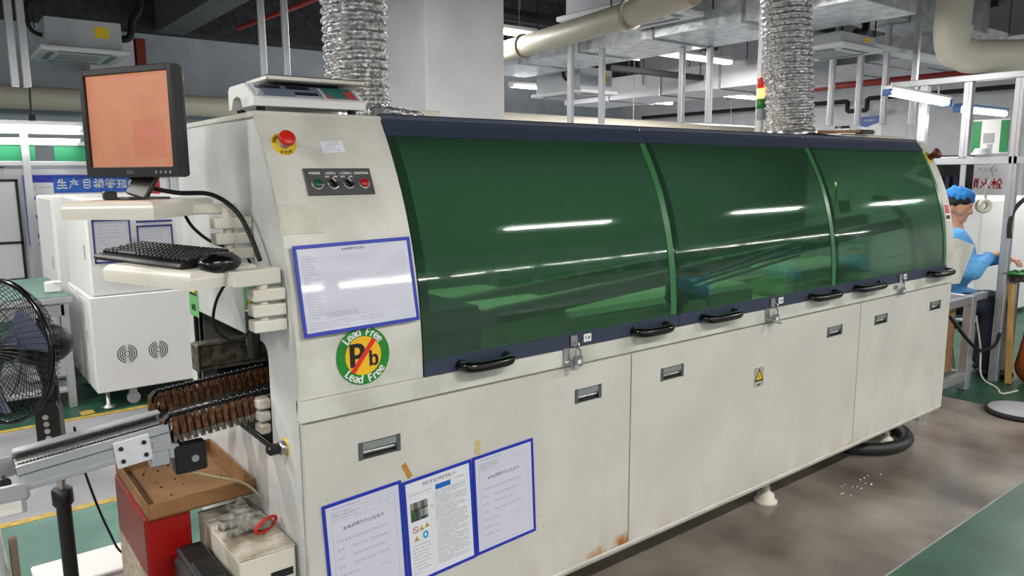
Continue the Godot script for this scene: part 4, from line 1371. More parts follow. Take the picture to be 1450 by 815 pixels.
	s.bar(A + Vector3(0, 0.006, -0.308), B + Vector3(0, 0.006, -0.308), 0.05, 0.012, 0.001)
	obj("slide_plate", s, M.steel, c)
	for z in [-0.277, -0.34]:
		s = Sh.new()
		for k in 42:
			var p := A.lerp(B, (k + 0.5) / 44.0) + Vector3(0.004, 0.013, z)
			s.box(p, Vector3(0.0065, 0.009, 0.011 if k % 2 else 0.007), 0.001)
		obj("chain", s, M.dark, c)
	for z in [-0.305, -0.31]:
		s = Sh.new()
		s.cyl(Vector3(-0.588, 0.902, z + 0.03), Vector3(-0.588, 0.902, z + 0.04), 0.016, -1, 18)
		obj("sprocket", s, M.dark_alu, c)
	s = Sh.new()
	s.box(Vector3.ZERO, Vector3(0.084, 0.07, 0.008), 0.002, Transform3D(Basis(Vector3.BACK, 0.1), Vector3(-0.352, 0.902, -0.238)))
	obj("joint_plate", s, M.pale, c)
	for x in [-1, 1]:
		for y in [-1, 1]:
			s = Sh.new()
			var p := Transform3D(Basis(Vector3.BACK, 0.1), Vector3(-0.352, 0.902, -0.233)) * Vector3(x * 0.027, y * 0.017, 0)
			s.cyl(p, p + Vector3(0, 0, 0.004), 0.0055, -1, 12)
			obj("bolt", s, M.dark, c)
	s = Sh.new()
	s.bar(Vector3(-0.31, 0.895, -0.245), Vector3(-0.245, 0.875, -0.245), 0.012, 0.04, 0.003)
	s.box(Vector3(-0.29, 0.868, -0.25), Vector3(0.05, 0.045, 0.03), 0.004)
	obj("end_bracket", s, M.alu, c)
	# neighbouring conveyor at the frame's edge, on its cabinet
	c = thing("feeder_conveyor", "short aluminium conveyor end with paper label at the frame's edge", "conveyor")
	s = Sh.new()
	s.box(Vector3(-0.9, 0.862, -0.235), Vector3(0.64, 0.04, 0.03), 0.008)
	s.box(Vector3(-0.9, 0.83, -0.235), Vector3(0.62, 0.034, 0.02), 0.002)
	s.box(Vector3(-0.9, 0.892, -0.35), Vector3(0.6, 0.05, 0.012), 0.002)
	obj("side_rail", s, M.alu, c)
	s = Sh.new()
	for k in 40: s.box(Vector3(-1.18 + k * 0.0142, 0.885, -0.29), Vector3(0.008, 0.012, 0.012), 0.002)
	for x in [-0.625, -0.655]: s.cyl(Vector3(x, 0.878, -0.275), Vector3(x, 0.878, -0.268), 0.013, -1, 16)
	obj("chain", s, M.dark, c)
	s = Sh.new()
	var img := Image.create_empty(160, 48, false, Image.FORMAT_RGB8)
	img.fill(Color(0.86, 0.85, 0.82))
	script_rows(img, Rect2i(8, 6, 140, 38), 3, 9, Color(0.3, 0.3, 0.32), 0.8)
	s.quad(Vector3(-0.78, 0.815, -0.2245), Vector3(-0.6, 0.815, -0.2245), Vector3(-0.6, 0.846, -0.2245), Vector3(-0.78, 0.846, -0.2245))
	obj("paper_label", s, pic(img), c)
	s = Sh.new()
	s.box(Vector3(-0.9, 0.83, -0.29), Vector3(0.08, 0.05, 0.14))
	obj("rail_foot", s, M.grey, c)

# ---------------------------------------------------------------- bodies: smooth union of tapered limbs, meshed as surface nets
func nets(s: Sh, bones: Array, cell: float, k := 0.02):
	var lo := Vector3.INF
	var hi := -Vector3.INF
	for b in bones:
		for q in 2:
			var r: float = b[2 + q] + cell * 3.0 + k
			lo = lo.min(b[q] - Vector3.ONE * r)
			hi = hi.max(b[q] + Vector3.ONE * r)
	var nx := int((hi.x - lo.x) / cell) + 2
	var ny := int((hi.y - lo.y) / cell) + 2
	var nz := int((hi.z - lo.z) / cell) + 2
	var acc := PackedFloat32Array()
	acc.resize(nx * ny * nz)
	for b in bones:
		var a: Vector3 = b[0]
		var d: Vector3 = b[1] - a
		var dd := maxf(d.length_squared(), 1e-9)
		var R: float = maxf(b[2], b[3]) + k * 3.0 + cell * 2.0
		var l0 := ((a.min(b[1]) - Vector3.ONE * R - lo) / cell).floor()
		var h0 := ((a.max(b[1]) + Vector3.ONE * R - lo) / cell).ceil()
		var sq: Vector3 = b[4] if b.size() > 4 else Vector3.ONE          # squash of the cross-section
		for z in range(maxi(int(l0.z), 0), mini(int(h0.z) + 1, nz)):
			for y in range(maxi(int(l0.y), 0), mini(int(h0.y) + 1, ny)):
				for x in range(maxi(int(l0.x), 0), mini(int(h0.x) + 1, nx)):
					var p := lo + Vector3(x, y, z) * cell - a
					var t := clampf(p.dot(d) / dd, 0.0, 1.0)
					var dist := ((p - d * t) / sq).length() - lerpf(b[2], b[3], t)
					if dist < k * 3.0: acc[(z * ny + y) * nx + x] += exp(-dist / k)
	var at := {}
	var ver := []
	for z in nz - 1:
		for y in ny - 1:
			for x in nx - 1:
				var i := (z * ny + y) * nx + x
				var m := 0
				var cs := [i, i + 1, i + nx, i + nx + 1, i + nx * ny, i + nx * ny + 1, i + nx * ny + nx, i + nx * ny + nx + 1]
				for q in 8:
					if acc[cs[q]] >= 1.0: m |= 1 << q
				if m == 0 or m == 255: continue
				var sum := Vector3.ZERO
				var n := 0
				for e in [[0, 1], [2, 3], [4, 5], [6, 7], [0, 2], [1, 3], [4, 6], [5, 7], [0, 4], [1, 5], [2, 6], [3, 7]]:
					if ((m >> e[0]) & 1) != ((m >> e[1]) & 1):
						var fa := -log(maxf(acc[cs[e[0]]], 0.02))
						var fb := -log(maxf(acc[cs[e[1]]], 0.02))
						var t := clampf(fa / (fa - fb), 0.02, 0.98)
						var pa := Vector3(e[0] & 1, (e[0] >> 1) & 1, e[0] >> 2)
						var pb := Vector3(e[1] & 1, (e[1] >> 1) & 1, e[1] >> 2)
						sum += pa.lerp(pb, t)
						n += 1
				at[i] = ver.size()
				ver.append(lo + (Vector3(x, y, z) + sum / n) * cell)
	s.g = 1
	var st := [1, nx, nx * ny]
	for z in range(1, nz - 1):
		for y in range(1, ny - 1):
			for x in range(1, nx - 1):
				var i := (z * ny + y) * nx + x
				var inside := acc[i] >= 1.0
				for ax in 3:
					if (acc[i + st[ax]] >= 1.0) == inside: continue
					var u: int = st[(ax + 1) % 3]
					var w: int = st[(ax + 2) % 3]
					if not (at.has(i) and at.has(i - u) and at.has(i - w) and at.has(i - u - w)): continue
					var A: Vector3 = ver[at[i - u - w]]
					var B: Vector3 = ver[at[i - w]]
					var C: Vector3 = ver[at[i]]
					var D: Vector3 = ver[at[i - u]]
					if inside: s.quad(A, B, C, D)
					else: s.quad(A, D, C, B)

func carton(s: Sh, x0: float, x1: float, z0: float, z1: float, y0: float, y1: float, th := 0.004):
	s.box(Vector3((x0 + x1) / 2, y0 + th / 2, (z0 + z1) / 2), Vector3(x1 - x0, th, z1 - z0))
	for x in [x0 + th / 2, x1 - th / 2]: s.box(Vector3(x, (y0 + y1) / 2, (z0 + z1) / 2), Vector3(th, y1 - y0, z1 - z0), 0.001)
	for z in [z0 + th / 2, z1 - th / 2]: s.box(Vector3((x0 + x1) / 2, (y0 + y1) / 2, z), Vector3(x1 - x0 - 2 * th, y1 - y0, th), 0.001)

func floor_things():
	var s := Sh.new()
	# red metal box with the cardboard tray on it
	var t := thing("red_box", "tall red box with a pale worn side, under the cardboard tray", "box", Vector3(-0.25, 0.004, -0.60))
	s.box(Vector3(0, 0.32, 0), Vector3(0.12, 0.64, 0.42), 0.004)
	obj("body", s, mat(Color(0.6, 0.06, 0.05), 0.35), t)
	s = Sh.new()
	s.box(Vector3(-0.061, 0.25, -0.01), Vector3(0.002, 0.42, 0.38))
	obj("side_patch", s, noisy(Color(0.6, 0.55, 0.47), Color(0.75, 0.7, 0.62), 0.02, 3.0, 0.7, 0.0, 71), t)
	s = Sh.new()
	s.box(Vector3(-0.061, 0.545, -0.0), Vector3(0.002, 0.17, 0.4))
	obj("side_band", s, noisy(Color(0.42, 0.14, 0.13), Color(0.52, 0.24, 0.2), 0.02, 3.0, 0.5, 0.0, 72), t)
	s = Sh.new()
	carton(s, -0.305, -0.006, -0.815, -0.372, 0.645, 0.692)
	s.box(Vector3(-0.15, 0.653, -0.6), Vector3(0.24, 0.006, 0.36))
	rng.seed = 8
	single("cardboard_tray", s, M.card, "open shallow brown cardboard tray catching drips below the finger chains", "tray")
	s = Sh.new()
	for k in 26: s.ball(Vector3(-0.26 + rng.randf() * 0.22, 0.658, -0.76 + rng.randf() * 0.34), Vector3.ONE * rng.randf_range(0.0015, 0.0035), 6)
	tag(obj("flux_crumbs", s, M.dark, self), "dark flux crumbs scattered over the cardboard tray's bottom", "crumbs", "", "stuff")
	# black case, dirty little cabinet, glove
	t = thing("black_case", "black plastic case squeezed between the red box and the dirty cabinet", "case", Vector3(-0.215, 0.004, -0.2))
	s = Sh.new()
	s.box(Vector3(0, 0.27, 0), Vector3(0.085, 0.54, 0.28), 0.012)
	obj("shell", s, M.black, t)
	s = Sh.new()
	s.box(Vector3(0, 0.552, 0), Vector3(0.07, 0.024, 0.26), 0.006)
	s.box(Vector3(0, 0.566, 0.06), Vector3(0.06, 0.012, 0.12), 0.004)
	obj("lid", s, mat(Color(0.075, 0.075, 0.08), 0.5), t)
	s = Sh.new()
	s.box(Vector3(-0.01, 0.43, 0.1405), Vector3(0.02, 0.07, 0.002))
	obj("case_label", s, M.pale, t)
	t = thing("side_cabinet", "low white cabinet with a grimy top beside the machine's front corner", "cabinet", Vector3(-0.085, 0.004, -0.245))
	s = Sh.new()
	s.box(Vector3(0, 0.3, 0), Vector3(0.15, 0.6, 0.37), 0.004)
	obj("body", s, M.cream, t)
	s = Sh.new()
	s.box(Vector3(0, 0.603, 0), Vector3(0.152, 0.006, 0.372), 0.002)
	obj("top", s, noisy(Color(0.58, 0.54, 0.47), Color(0.84, 0.82, 0.77), 0.012, 1.6, 0.6, 0.0, 74), t)
	s = Sh.new()
	s.box(Vector3(0.035, 0.535, 0.186), Vector3(0.06, 0.02, 0.004))
	s.box(Vector3(0.035, 0.535, 0.188), Vector3(0.05, 0.012, 0.004))
	obj("recessed_handle", s, M.dark, t)
	t = thing("work_glove", "dirty grey work glove with a red cuff on the low white cabinet", "glove", Vector3(-0.085, 0.611, -0.22))
	s = Sh.new()
	var fl := Vector3(1, 0.45, 1)
	nets(s, [[Vector3(0.02, 0.022, 0.0), Vector3(0.005, 0.024, -0.05), 0.036, 0.034, fl], [Vector3(0.03, 0.022, 0.03), Vector3(0.02, 0.022, 0), 0.032, 0.034, fl],
		[Vector3(-0.015, 0.02, -0.02), Vector3(-0.06, 0.018, -0.02), 0.016, 0.014, Vector3(1, 0.8, 1)], [Vector3(-0.01, 0.02, -0.05), Vector3(-0.045, 0.022, -0.07), 0.016, 0.013, Vector3(1, 0.8, 1)],
		[Vector3(0.0, 0.024, -0.07), Vector3(-0.01, 0.03, -0.115), 0.015, 0.012, Vector3(1, 0.8, 1)], [Vector3(0.02, 0.028, -0.07), Vector3(0.022, 0.04, -0.12), 0.014, 0.012, Vector3(1, 0.8, 1)],
		[Vector3(-0.01, 0.016, 0.02), Vector3(-0.055, 0.014, 0.03), 0.014, 0.011, Vector3(1, 0.8, 1)]], 0.005, 0.006)
	obj("glove_body", s, noisy(Color(0.28, 0.27, 0.25), Color(0.62, 0.61, 0.58), 0.012, 5.0, 0.9, 0.0, 75, 4, 1.0), t)
	s = Sh.new()
	var cuff := []
	for k in 17:
		var a := TAU * k / 16.0
		cuff.append(Vector3(0.035 + cos(a) * 0.006, 0.026 + sin(a) * 0.022, 0.055) + Vector3(cos(a) * 0.03, 0, sin(a) * 0.01 + cos(a) * -0.02))
	s.tube(cuff, 0.0045, 8, false)
	tag(obj("cuff", s, mat(Color(0.78, 0.16, 0.08), 0.8), t), "red knitted cuff edge")
	# white plinth, pipe end and cabinet at the lower frame edge
	t = thing("metal_plinth", "low white metal plinth on the green floor behind the fan's pole", "plinth", Vector3(-0.36, 0.004, -1.16))
	s = Sh.new()
	s.box(Vector3(0, 0.09, 0), Vector3(0.34, 0.18, 0.2), 0.004)
	obj("body", s, M.white, t)
	s = Sh.new()
	s.box(Vector3(0, 0.188, 0), Vector3(0.35, 0.016, 0.215), 0.005)
	obj("top", s, M.white, t)
	s = Sh.new()
	s.tube(smooth([Vector3(-0.56, 0.19, -1.0), Vector3(-0.52, 0.215, -1.02), Vector3(-0.495, 0.2, -0.99), Vector3(-0.5, 0.03, -0.95)], 5), 0.022, 10)
	single("pipe_elbow", s, noisy(Color(0.35, 0.27, 0.2), Color(0.6, 0.5, 0.4), 0.05, 4.0, 0.8, 0.0, 76), "rusty brown pipe elbow on the floor beside the fan's pole", "pipe")
	t = thing("feeder_cabinet", "beige cabinet carrying the short conveyor at the frame's lower corner", "cabinet", Vector3(-0.93, 0.004, -0.23))
	s = Sh.new()
	s.box(Vector3(0, 0.36, 0), Vector3(0.58, 0.72, 0.36), 0.006)
	obj("body", s, M.cream, t)
	s = Sh.new()
	s.box(Vector3(0, 0.765, 0), Vector3(0.56, 0.08, 0.3), 0.006)
	obj("top_plate", s, M.grey, t)
	s = Sh.new()
	s.box(Vector3(0.3, 0.4, 0.11), Vector3(0.016, 0.8, 0.016), 0.002)
	obj("corner_post", s, mat(Color(0.42, 0.36, 0.3), 0.6), t)
	s = Sh.new()
	s.box(Vector3(0.0, 0.655, 0.0), Vector3(0.584, 0.004, 0.364))
	obj("seam", s, M.dark, t)
	# coiled black hose and round mat under the far end
	s = Sh.new()
	var pts := []
	for k in 40:
		var a := -2.6 + k * 0.2
		pts.append(Vector3(3.58 + cos(a) * (0.3 + k * 0.0008), 0.042 + (0.02 if k > 31 else 0.0), -0.36 + sin(a) * 0.3))
	s.tube(pts, 0.036, 12)
	single("hose", s, noisy(Color(0.05, 0.05, 0.055), Color(0.13, 0.13, 0.14), 0.06, 4.0, 0.5, 0.0, 77), "thick black hose coiled on the floor under the machine's far end", "hose")
	s = Sh.new()
	for k in 16:
		var p := Vector3(2.75 + rng.randf() * 0.4, 0.006, -0.02 + rng.randf() * 0.09)
		s.box(p, Vector3(rng.randf_range(0.005, 0.014), 0.003, rng.randf_range(0.004, 0.008)))
	tag(obj("solder_scraps", s, M.pale, self), "small pale scraps littering the floor beside the black hose", "scraps", "", "stuff")
	t = thing("round_base", "round pale topped floor base with black rim at the frame's edge", "base", Vector3(4.86, 0.004, 0.12))
	s = Sh.new()
	s.lathe([Vector2(0, 0), Vector2(0.2, 0), Vector2(0.205, 0.012), Vector2(0.2, 0.03), Vector2(0.185, 0.033)], 36)
	obj("rim", s, M.rubber, t)
	s = Sh.new()
	s.lathe([Vector2(0.186, 0.03), Vector2(0.18, 0.036), Vector2(0, 0.04)], 36)
	obj("top", s, M.grey, t)

func fan():
	var c := Vector3(-0.575, 1.08, -0.86)
	var n := Vector3(-0.85, 0.06, 0.52).normalized()
	var t := thing("pedestal_fan", "black pedestal fan with a wire cage at the frame's edge", "fan", Vector3(-0.45, 0.004, -0.945))
	var o := -t.position
	var B := Basis(Vector3.UP.cross(n).normalized(), n.cross(Vector3.UP.cross(n)).normalized(), n)
	var T := Transform3D(B, c + o)          # local: z towards the front of the cage
	var R := 0.215
	var s := Sh.new()
	s.ring(T * Vector3(0, 0, 0), B.z, R, 0.0085, 56, 8)
	obj("rim", s, M.black_gloss, t)
	for side in [1.0, -1.0]:
		s = Sh.new()
		var depth := 0.055 if side > 0 else 0.085
		for k in 66:
			var a := TAU * k / 66.0
			var p := []
			for q in 8:
				var r := lerpf(0.045, R, q / 7.0)
				p.append(T * Vector3(cos(a + side * 0.25 * (1.0 - q / 7.0)) * r, sin(a + side * 0.25 * (1.0 - q / 7.0)) * r, side * depth * sqrt(maxf(0.0, 1.0 - pow(r / R, 3.0)))))
			s.tube(p, 0.0012, 4, false)
		for r in [0.085, 0.15]:
			s.ring(T * Vector3(0, 0, side * depth * sqrt(1.0 - pow(r / R, 3.0))), B.z, r, 0.0014, 40, 4)
		obj("front_grille" if side > 0 else "rear_grille", s, M.black, t)
	s = Sh.new()
	s.lathe([Vector2(0, 0.064), Vector2(0.03, 0.062), Vector2(0.045, 0.056), Vector2(0.045, 0.048), Vector2(0, 0.048)], 24, T * Transform3D(Basis(Vector3.RIGHT, PI / 2), Vector3.ZERO))
	obj("badge_disc", s, mat(Color(0.1, 0.2, 0.62), 0.3), t)
	s = Sh.new()
	s.lathe([Vector2(0, -0.03), Vector2(0.034, -0.03), Vector2(0.034, 0.02), Vector2(0.02, 0.035), Vector2(0, 0.036)], 20, T * Transform3D(Basis(Vector3.RIGHT, PI / 2), Vector3.ZERO))
	obj("hub", s, M.dark, t)
	var bm := mat(Color(0.33, 0.36, 0.45), 0.25)
	for k in 3:
		s = Sh.new()
		var a0 := TAU * k / 3.0 + 0.3
		var up := []
		var dn := []
		for i in 7:
			var r := lerpf(0.03, 0.185, i / 6.0)
			var wid := lerpf(0.35, 0.85, sqrt(i / 6.0))
			for j in 6:
				var a := a0 + wid * (j / 5.0 - 0.3)
				up.append(T * Vector3(cos(a) * r, sin(a) * r, 0.022 * (j / 5.0 - 0.5) * 2.0 + 0.001))
				dn.append(T * Vector3(cos(a) * r, sin(a) * r, 0.022 * (j / 5.0 - 0.5) * 2.0 - 0.0015))
		for i in 6:
			for j in 5:
				var q := i * 6 + j
				s.g = 1
				s.quad(up[q], up[q + 6], up[q + 7], up[q + 1])
				s.g = 2
				s.quad(dn[q], dn[q + 1], dn[q + 7], dn[q + 6])
		obj("blade", s, bm, t)
	s = Sh.new()
	var MT := T * Transform3D(Basis(Vector3.RIGHT, -PI / 2), Vector3.ZERO)
	s.lathe([Vector2(0.05, 0.075), Vector2(0.062, 0.1), Vector2(0.066, 0.14), Vector2(0.06, 0.18), Vector2(0.045, 0.21), Vector2(0.02, 0.226), Vector2(0, 0.228)], 24, MT)
	s.lathe([Vector2(0, 0.074), Vector2(0.05, 0.075)], 24, MT)
	obj("motor_housing", s, M.black, t)
	s = Sh.new()
	s.cyl(MT * Vector3(0, 0.13, 0) + Vector3(0, 0.055, 0), MT * Vector3(0, 0.13, 0) + Vector3(0, 0.085, 0), 0.006)
	obj("swing_knob", s, M.black, t)
	# neck, control box, pole
	s = Sh.new()
	s.tube([MT * Vector3(0, 0.13, 0) + Vector3(0, -0.05, 0), Vector3(0.0, 0.95, 0.02), Vector3(0.0, 0.82, 0.03)], 0.024, 12)
	obj("neck", s, M.black, t)
	var ct := Transform3D(Basis(Vector3.UP, -0.35), Vector3(-0.01, 0.80, 0.028))
	s = Sh.new()
	s.prism(PackedVector2Array([Vector2(-0.024, -0.09), Vector2(0.024, -0.09), Vector2(0.034, -0.05), Vector2(0.034, 0.06), Vector2(0.026, 0.09), Vector2(-0.026, 0.09), Vector2(-0.034, 0.06), Vector2(-0.034, -0.05)]), 0.05, ct * Transform3D(Basis(), Vector3(0, 0, -0.02)))
	obj("control_box", s, M.black, t)
	for k in 4:
		s = Sh.new()
		s.cyl(ct * Vector3(-0.004 + k * 0.001, 0.045 - k * 0.023, 0.03), ct * Vector3(-0.004 + k * 0.001, 0.045 - k * 0.023, 0.036), 0.0085, -1, 14)
		obj("speed_button", s, M.steel, t)
	s = Sh.new()
	s.cyl(Vector3(0.0, 0.54, 0.05), Vector3(0.0, 0.76, 0.04), 0.013)
	obj("chrome_pole", s, M.steel, t)
	s = Sh.new()
	s.tube([Vector3(0.0, 0.60, 0.045), Vector3(0.0, 0.595, 0.045), Vector3(0.0, 0.55, 0.048), Vector3(0.0, 0.54, 0.05)], [0.026, 0.031, 0.031, 0.024], 16)
	obj("height_collar", s, M.black, t)
	s = Sh.new()
	s.cyl(Vector3(0.0, 0.02, 0.08), Vector3(0.0, 0.55, 0.048), 0.022, -1, 16)
	obj("pole", s, M.black, t)
	s = Sh.new()
	s.lathe([Vector2(0, 0.0), Vector2(0.13, 0.0), Vector2(0.13, 0.014), Vector2(0.06, 0.035), Vector2(0.03, 0.06), Vector2(0, 0.06)], 36, Transform3D(Basis(), Vector3(0, 0, 0.08)))
	obj("base", s, M.black, t)
	s = Sh.new()
	s.tube(smooth([Vector3(-0.40, 0.8, -0.89), Vector3(-0.385, 0.66, -0.89), Vector3(-0.35, 0.5, -0.93), Vector3(-0.31, 0.36, -1.0), Vector3(-0.28, 0.27, -1.05), Vector3(-0.235, 0.206, -1.1)], 6), 0.004, 8)
	single("fan_cord", s, M.rubber, "thin black cord trailing down from the fan onto the white plinth", "cord")

func vent(s: Sh, c: Vector3, R: float):
	for k in 4:
		var r := R * (0.28 + 0.24 * k)
		for h in 2: s.ring(c, Vector3(0, 0, 1), r, R * 0.05, 18, 5, 0.2 + h * PI + PI / 2, PI - 0.2 + h * PI + PI / 2)

func back_left():
	# white cabinet with two fan outlets
	var t := thing("process_cabinet", "tall white equipment cabinet with two round fan outlets on adjustable feet", "cabinet", Vector3(0.7, 0.004, -4.28))
	var s := Sh.new()
	s.box(Vector3(0, 0.455, 0), Vector3(1.2, 0.66, 0.95), 0.006)
	s.box(Vector3(0.012, 1.115, -0.012), Vector3(1.18, 0.655, 0.93), 0.012)
	obj("body", s, M.white, t)
	for k in 2:
		s = Sh.new()
		vent(s, Vector3([-0.4, -0.2][k], [0.376, 0.376][k], 0.476), 0.06)
		obj("fan_outlet", s, M.dark, t)
	s = Sh.new()
	for z in [-0.24, 0.24]: s.box(Vector3(-0.601, 0.45, z), Vector3(0.004, 0.62, 0.4), 0.002)
	obj("side_door", s, M.white, t)
	s = Sh.new()
	s.box(Vector3(-0.603, 0.5, 0.3), Vector3(0.008, 0.09, 0.02), 0.002)
	obj("door_latch", s, M.grey, t)
	s = Sh.new()
	s.box(Vector3(-0.58, 1.08, 0.33), Vector3(0.008, 0.1, 0.02), 0.002)
	obj("door_latch", s, M.grey, t)
	for q in [[-0.53, 0.4], [0.5, 0.4], [-0.53, -0.4], [0.5, -0.4]]:
		s = Sh.new()
		s.lathe([Vector2(0, 0), Vector2(0.045, 0), Vector2(0.045, 0.01), Vector2(0.014, 0.025), Vector2(0.014, 0.13), Vector2(0, 0.13)], 16, Transform3D(Basis(), Vector3(q[0], 0, q[1])))
		obj("levelling_foot", s, M.steel, t)
		s = Sh.new()
		s.cyl(Vector3(q[0] + 0.16, 0.045, q[1] - 0.015), Vector3(q[0] + 0.16, 0.045, q[1] + 0.015), 0.043, -1, 16)
		s.box(Vector3(q[0] + 0.16, 0.1, q[1]), Vector3(0.05, 0.05, 0.04), 0.004)
		obj("caster", s, M.grey, t)
	for k in 2:
		rng.seed = 90 + k
		var img := Image.create_empty(128, 150, false, Image.FORMAT_RGB8)
		img.fill(Color(0.72, 0.73, 0.77))
		script_rows(img, Rect2i(14, 16, 100, 120), 9, 8, Color(0.55, 0.56, 0.62), 0.8)
		var o := thing("notice", ["dark blue framed notice under the monitor shelf, on the white cabinet's front", "blue edged notice beside the machine, farther along the white cabinet's front"][k], "notice", Vector3([0.268, 0.535][k], [1.16, 1.11][k], -3.80))
		s = Sh.new()
		for q in [-1, 1]:
			s.box(Vector3(q * 0.11, 0, 0.003), Vector3(0.01, 0.29, 0.006))
			s.box(Vector3(0, q * 0.14, 0.003), Vector3(0.23, 0.012, 0.006))
		if k == 1: s.box(Vector3(0, 0.172, 0.003), Vector3(0.23, 0.014, 0.006))
		obj("border", s, mat(Color(0.12, 0.16, 0.45), 0.5), o)
		s = Sh.new()
		s.box(Vector3(0, 0, 0.001), Vector3(0.22, 0.28, 0.002))
		s.quad(Vector3(-0.106, -0.135, 0.0025), Vector3(0.106, -0.135, 0.0025), Vector3(0.106, 0.135, 0.0025), Vector3(-0.106, 0.135, 0.0025))
		obj("sheet", s, pic(img), o)
	# next cabinet behind it
	t = thing("process_cabinet", "white equipment cabinet standing behind the one with fan outlets", "cabinet", Vector3(0.52, 0.004, -5.45))
	s = Sh.new()
	s.box(Vector3(0, 0.8, 0), Vector3(0.9, 1.25, 0.95), 0.02)
	obj("body", s, M.white, t)
	s = Sh.new()
	s.box(Vector3(-0.452, 0.9, 0.3), Vector3(0.008, 0.1, 0.02), 0.002)
	obj("door_latch", s, M.grey, t)
	s = Sh.new()
	for x in [-0.38, 0.38]:
		for z in [-0.4, 0.4]: s.cyl(Vector3(x, 0, z), Vector3(x, 0.19, z), 0.03)
	obj("leg", s, M.steel, t)
	# workbench
	t = thing("workbench", "workbench with green mat behind the fan", "workbench", Vector3(-0.47, 0.004, -4.6))
	s = Sh.new()
	s.box(Vector3(0, 0.76, 0), Vector3(1.0, 0.04, 1.2), 0.004)
	obj("top", s, M.grey, t)
	s = Sh.new()
	s.box(Vector3(0, 0.783, 0), Vector3(0.98, 0.006, 1.18))
	obj("mat", s, mat(Color(0.35, 0.5, 0.45), 0.5), t)
	for x in [-0.45, 0.45]:
		for z in [-0.55, 0.55]:
			s = Sh.new()
			s.box(Vector3(x, 0.37, z), Vector3(0.05, 0.74, 0.05), 0.004)
			obj("leg", s, M.alu, t)
	s = Sh.new()
	s.box(Vector3(0, 0.69, 0.56), Vector3(0.9, 0.08, 0.03), 0.003)
	s.box(Vector3(0, 0.3, -0.55), Vector3(0.9, 0.04, 0.03), 0.003)
	s.box(Vector3(0, 0.12, 0.0), Vector3(0.9, 0.02, 1.1), 0.003)
	obj("apron", s, M.grey, t)
	s = Sh.new()
	s.box(Vector3(-0.05, 0.83, -4.25), Vector3(0.1, 0.08, 0.06), 0.01)
	s.tube([Vector3(-0.05, 0.862, -4.22), Vector3(0.0, 0.864, -4.2)], 0.006)
	single("tape_dispenser", s, M.white, "small white dispenser on the green bench mat by the cabinet", "dispenser")
	s = Sh.new()
	s.box(Vector3(-0.12, 0.245, -4.45), Vector3(0.26, 0.18, 0.3), 0.02)
	single("storage_bin", s, M.pale, "pale bin on the workbench's lower shelf, seen past the fan motor", "bin")
	# partition with boards
	t = thing("partition", "light grey partition carrying the blue management board behind the cabinets", "partition", Vector3(1.2, 0.004, -6.6))
	s = Sh.new()
	s.box(Vector3(0, 0.83, 0), Vector3(2.6, 1.66, 0.04), 0.004)
	obj("panel", s, M.pale, t)
	s = Sh.new()
	for x in [-1.3, -0.28, 0.5, 1.3]: s.box(Vector3(x, 0.84, 0.0), Vector3(0.04, 1.68, 0.05), 0.003)
	s.box(Vector3(0, 1.68, 0), Vector3(2.64, 0.04, 0.05), 0.003)
	obj("frame", s, M.alu, t)
	management_board()
	s = Sh.new()
	s.tube([Vector3(4.0, 2.13, -4.8), Vector3(11.1, 2.13, -4.8)], 0.115, 20)
	for x in [5.3, 6.4, 8.4, 9.6]: s.cyl(Vector3(x, 2.15, -4.8), Vector3(x, 4.25, -4.8), 0.004, -1, 5)
	single("extraction_pipe", s, M.beige, "long cream pipe running level just above the hood's blue top edge", "pipe")
	t = thing("whiteboard", "grey whiteboard in a black frame at the frame's edge", "whiteboard", Vector3(-0.5, 0.004, -6.5))
	s = Sh.new()
	s.box(Vector3(0, 1.1, 0), Vector3(0.96, 0.9, 0.02))
	obj("sheet", s, M.pale, t)
	s = Sh.new()
	for y in [0.63, 0.98, 1.55]: s.box(Vector3(0, y, 0.005), Vector3(1.0, 0.022, 0.03))
	for x in [-0.49, 0.49]: s.box(Vector3(x, 0.78, 0.005), Vector3(0.022, 1.56, 0.03))
	obj("frame", s, M.black, t)
	# lit overhead frame of the workstations, with green screens
	t = thing("light_gantry", "white overhead gantry with green panels above the far workstations", "gantry", Vector3(0.6, 0.004, -6.25))
	s = Sh.new()
	s.box(Vector3(0, 1.985, 0), Vector3(3.4, 0.05, 0.05), 0.003)
	s.box(Vector3(0, 2.05, -0.1), Vector3(3.4, 0.06, 0.3), 0.003)
	s.box(Vector3(0, 1.70, 0), Vector3(3.4, 0.04, 0.05), 0.003)
	s.box(Vector3(0, 1.88, 0), Vector3(3.4, 0.035, 0.05), 0.003)
	obj("beam", s, M.alu, t)
	for x in [-1.68, -0.54, 0.68, 1.68]:
		s = Sh.new()
		s.box(Vector3(x, 1.03, 0.01), Vector3(0.06, 2.06, 0.06), 0.003)
		obj("post", s, M.alu, t)
	for k in 6:
		s = Sh.new()
		s.box(Vector3(-1.35 + k * 0.36 + (0.12 if k > 2 else 0.0), 1.79, 0.0), Vector3(0.33, 0.15, 0.015))
		obj("green_panel", s, M.screen_green, t)
	for q in [[0.05, 2.02, -6.19, "upper of two bright gantry tubes above the green panels"], [0.02, 1.9, -6.17, "lower of two bright gantry tubes right above the green panels"], [1.25, 2.0, -6.19, "bright gantry tube mostly hidden behind the monitor"]]:
		var o := thing("tube_lamp", q[3], "lamp", Vector3(q[0], q[1], q[2]))
		s = Sh.new()
		s.box(Vector3(0, 0.012, -0.02), Vector3(0.95, 0.03, 0.03), 0.003)
		obj("housing", s, M.white, o)
		s = Sh.new()
		s.cyl(Vector3(-0.45, 0, 0.012), Vector3(0.45, 0, 0.012), 0.016, -1, 10)
		obj("light_tube", s, M.tube, o)
		lamp_light(o.position + Vector3(0, -0.02, 0.012), 0.9, 0.04, 0.25)
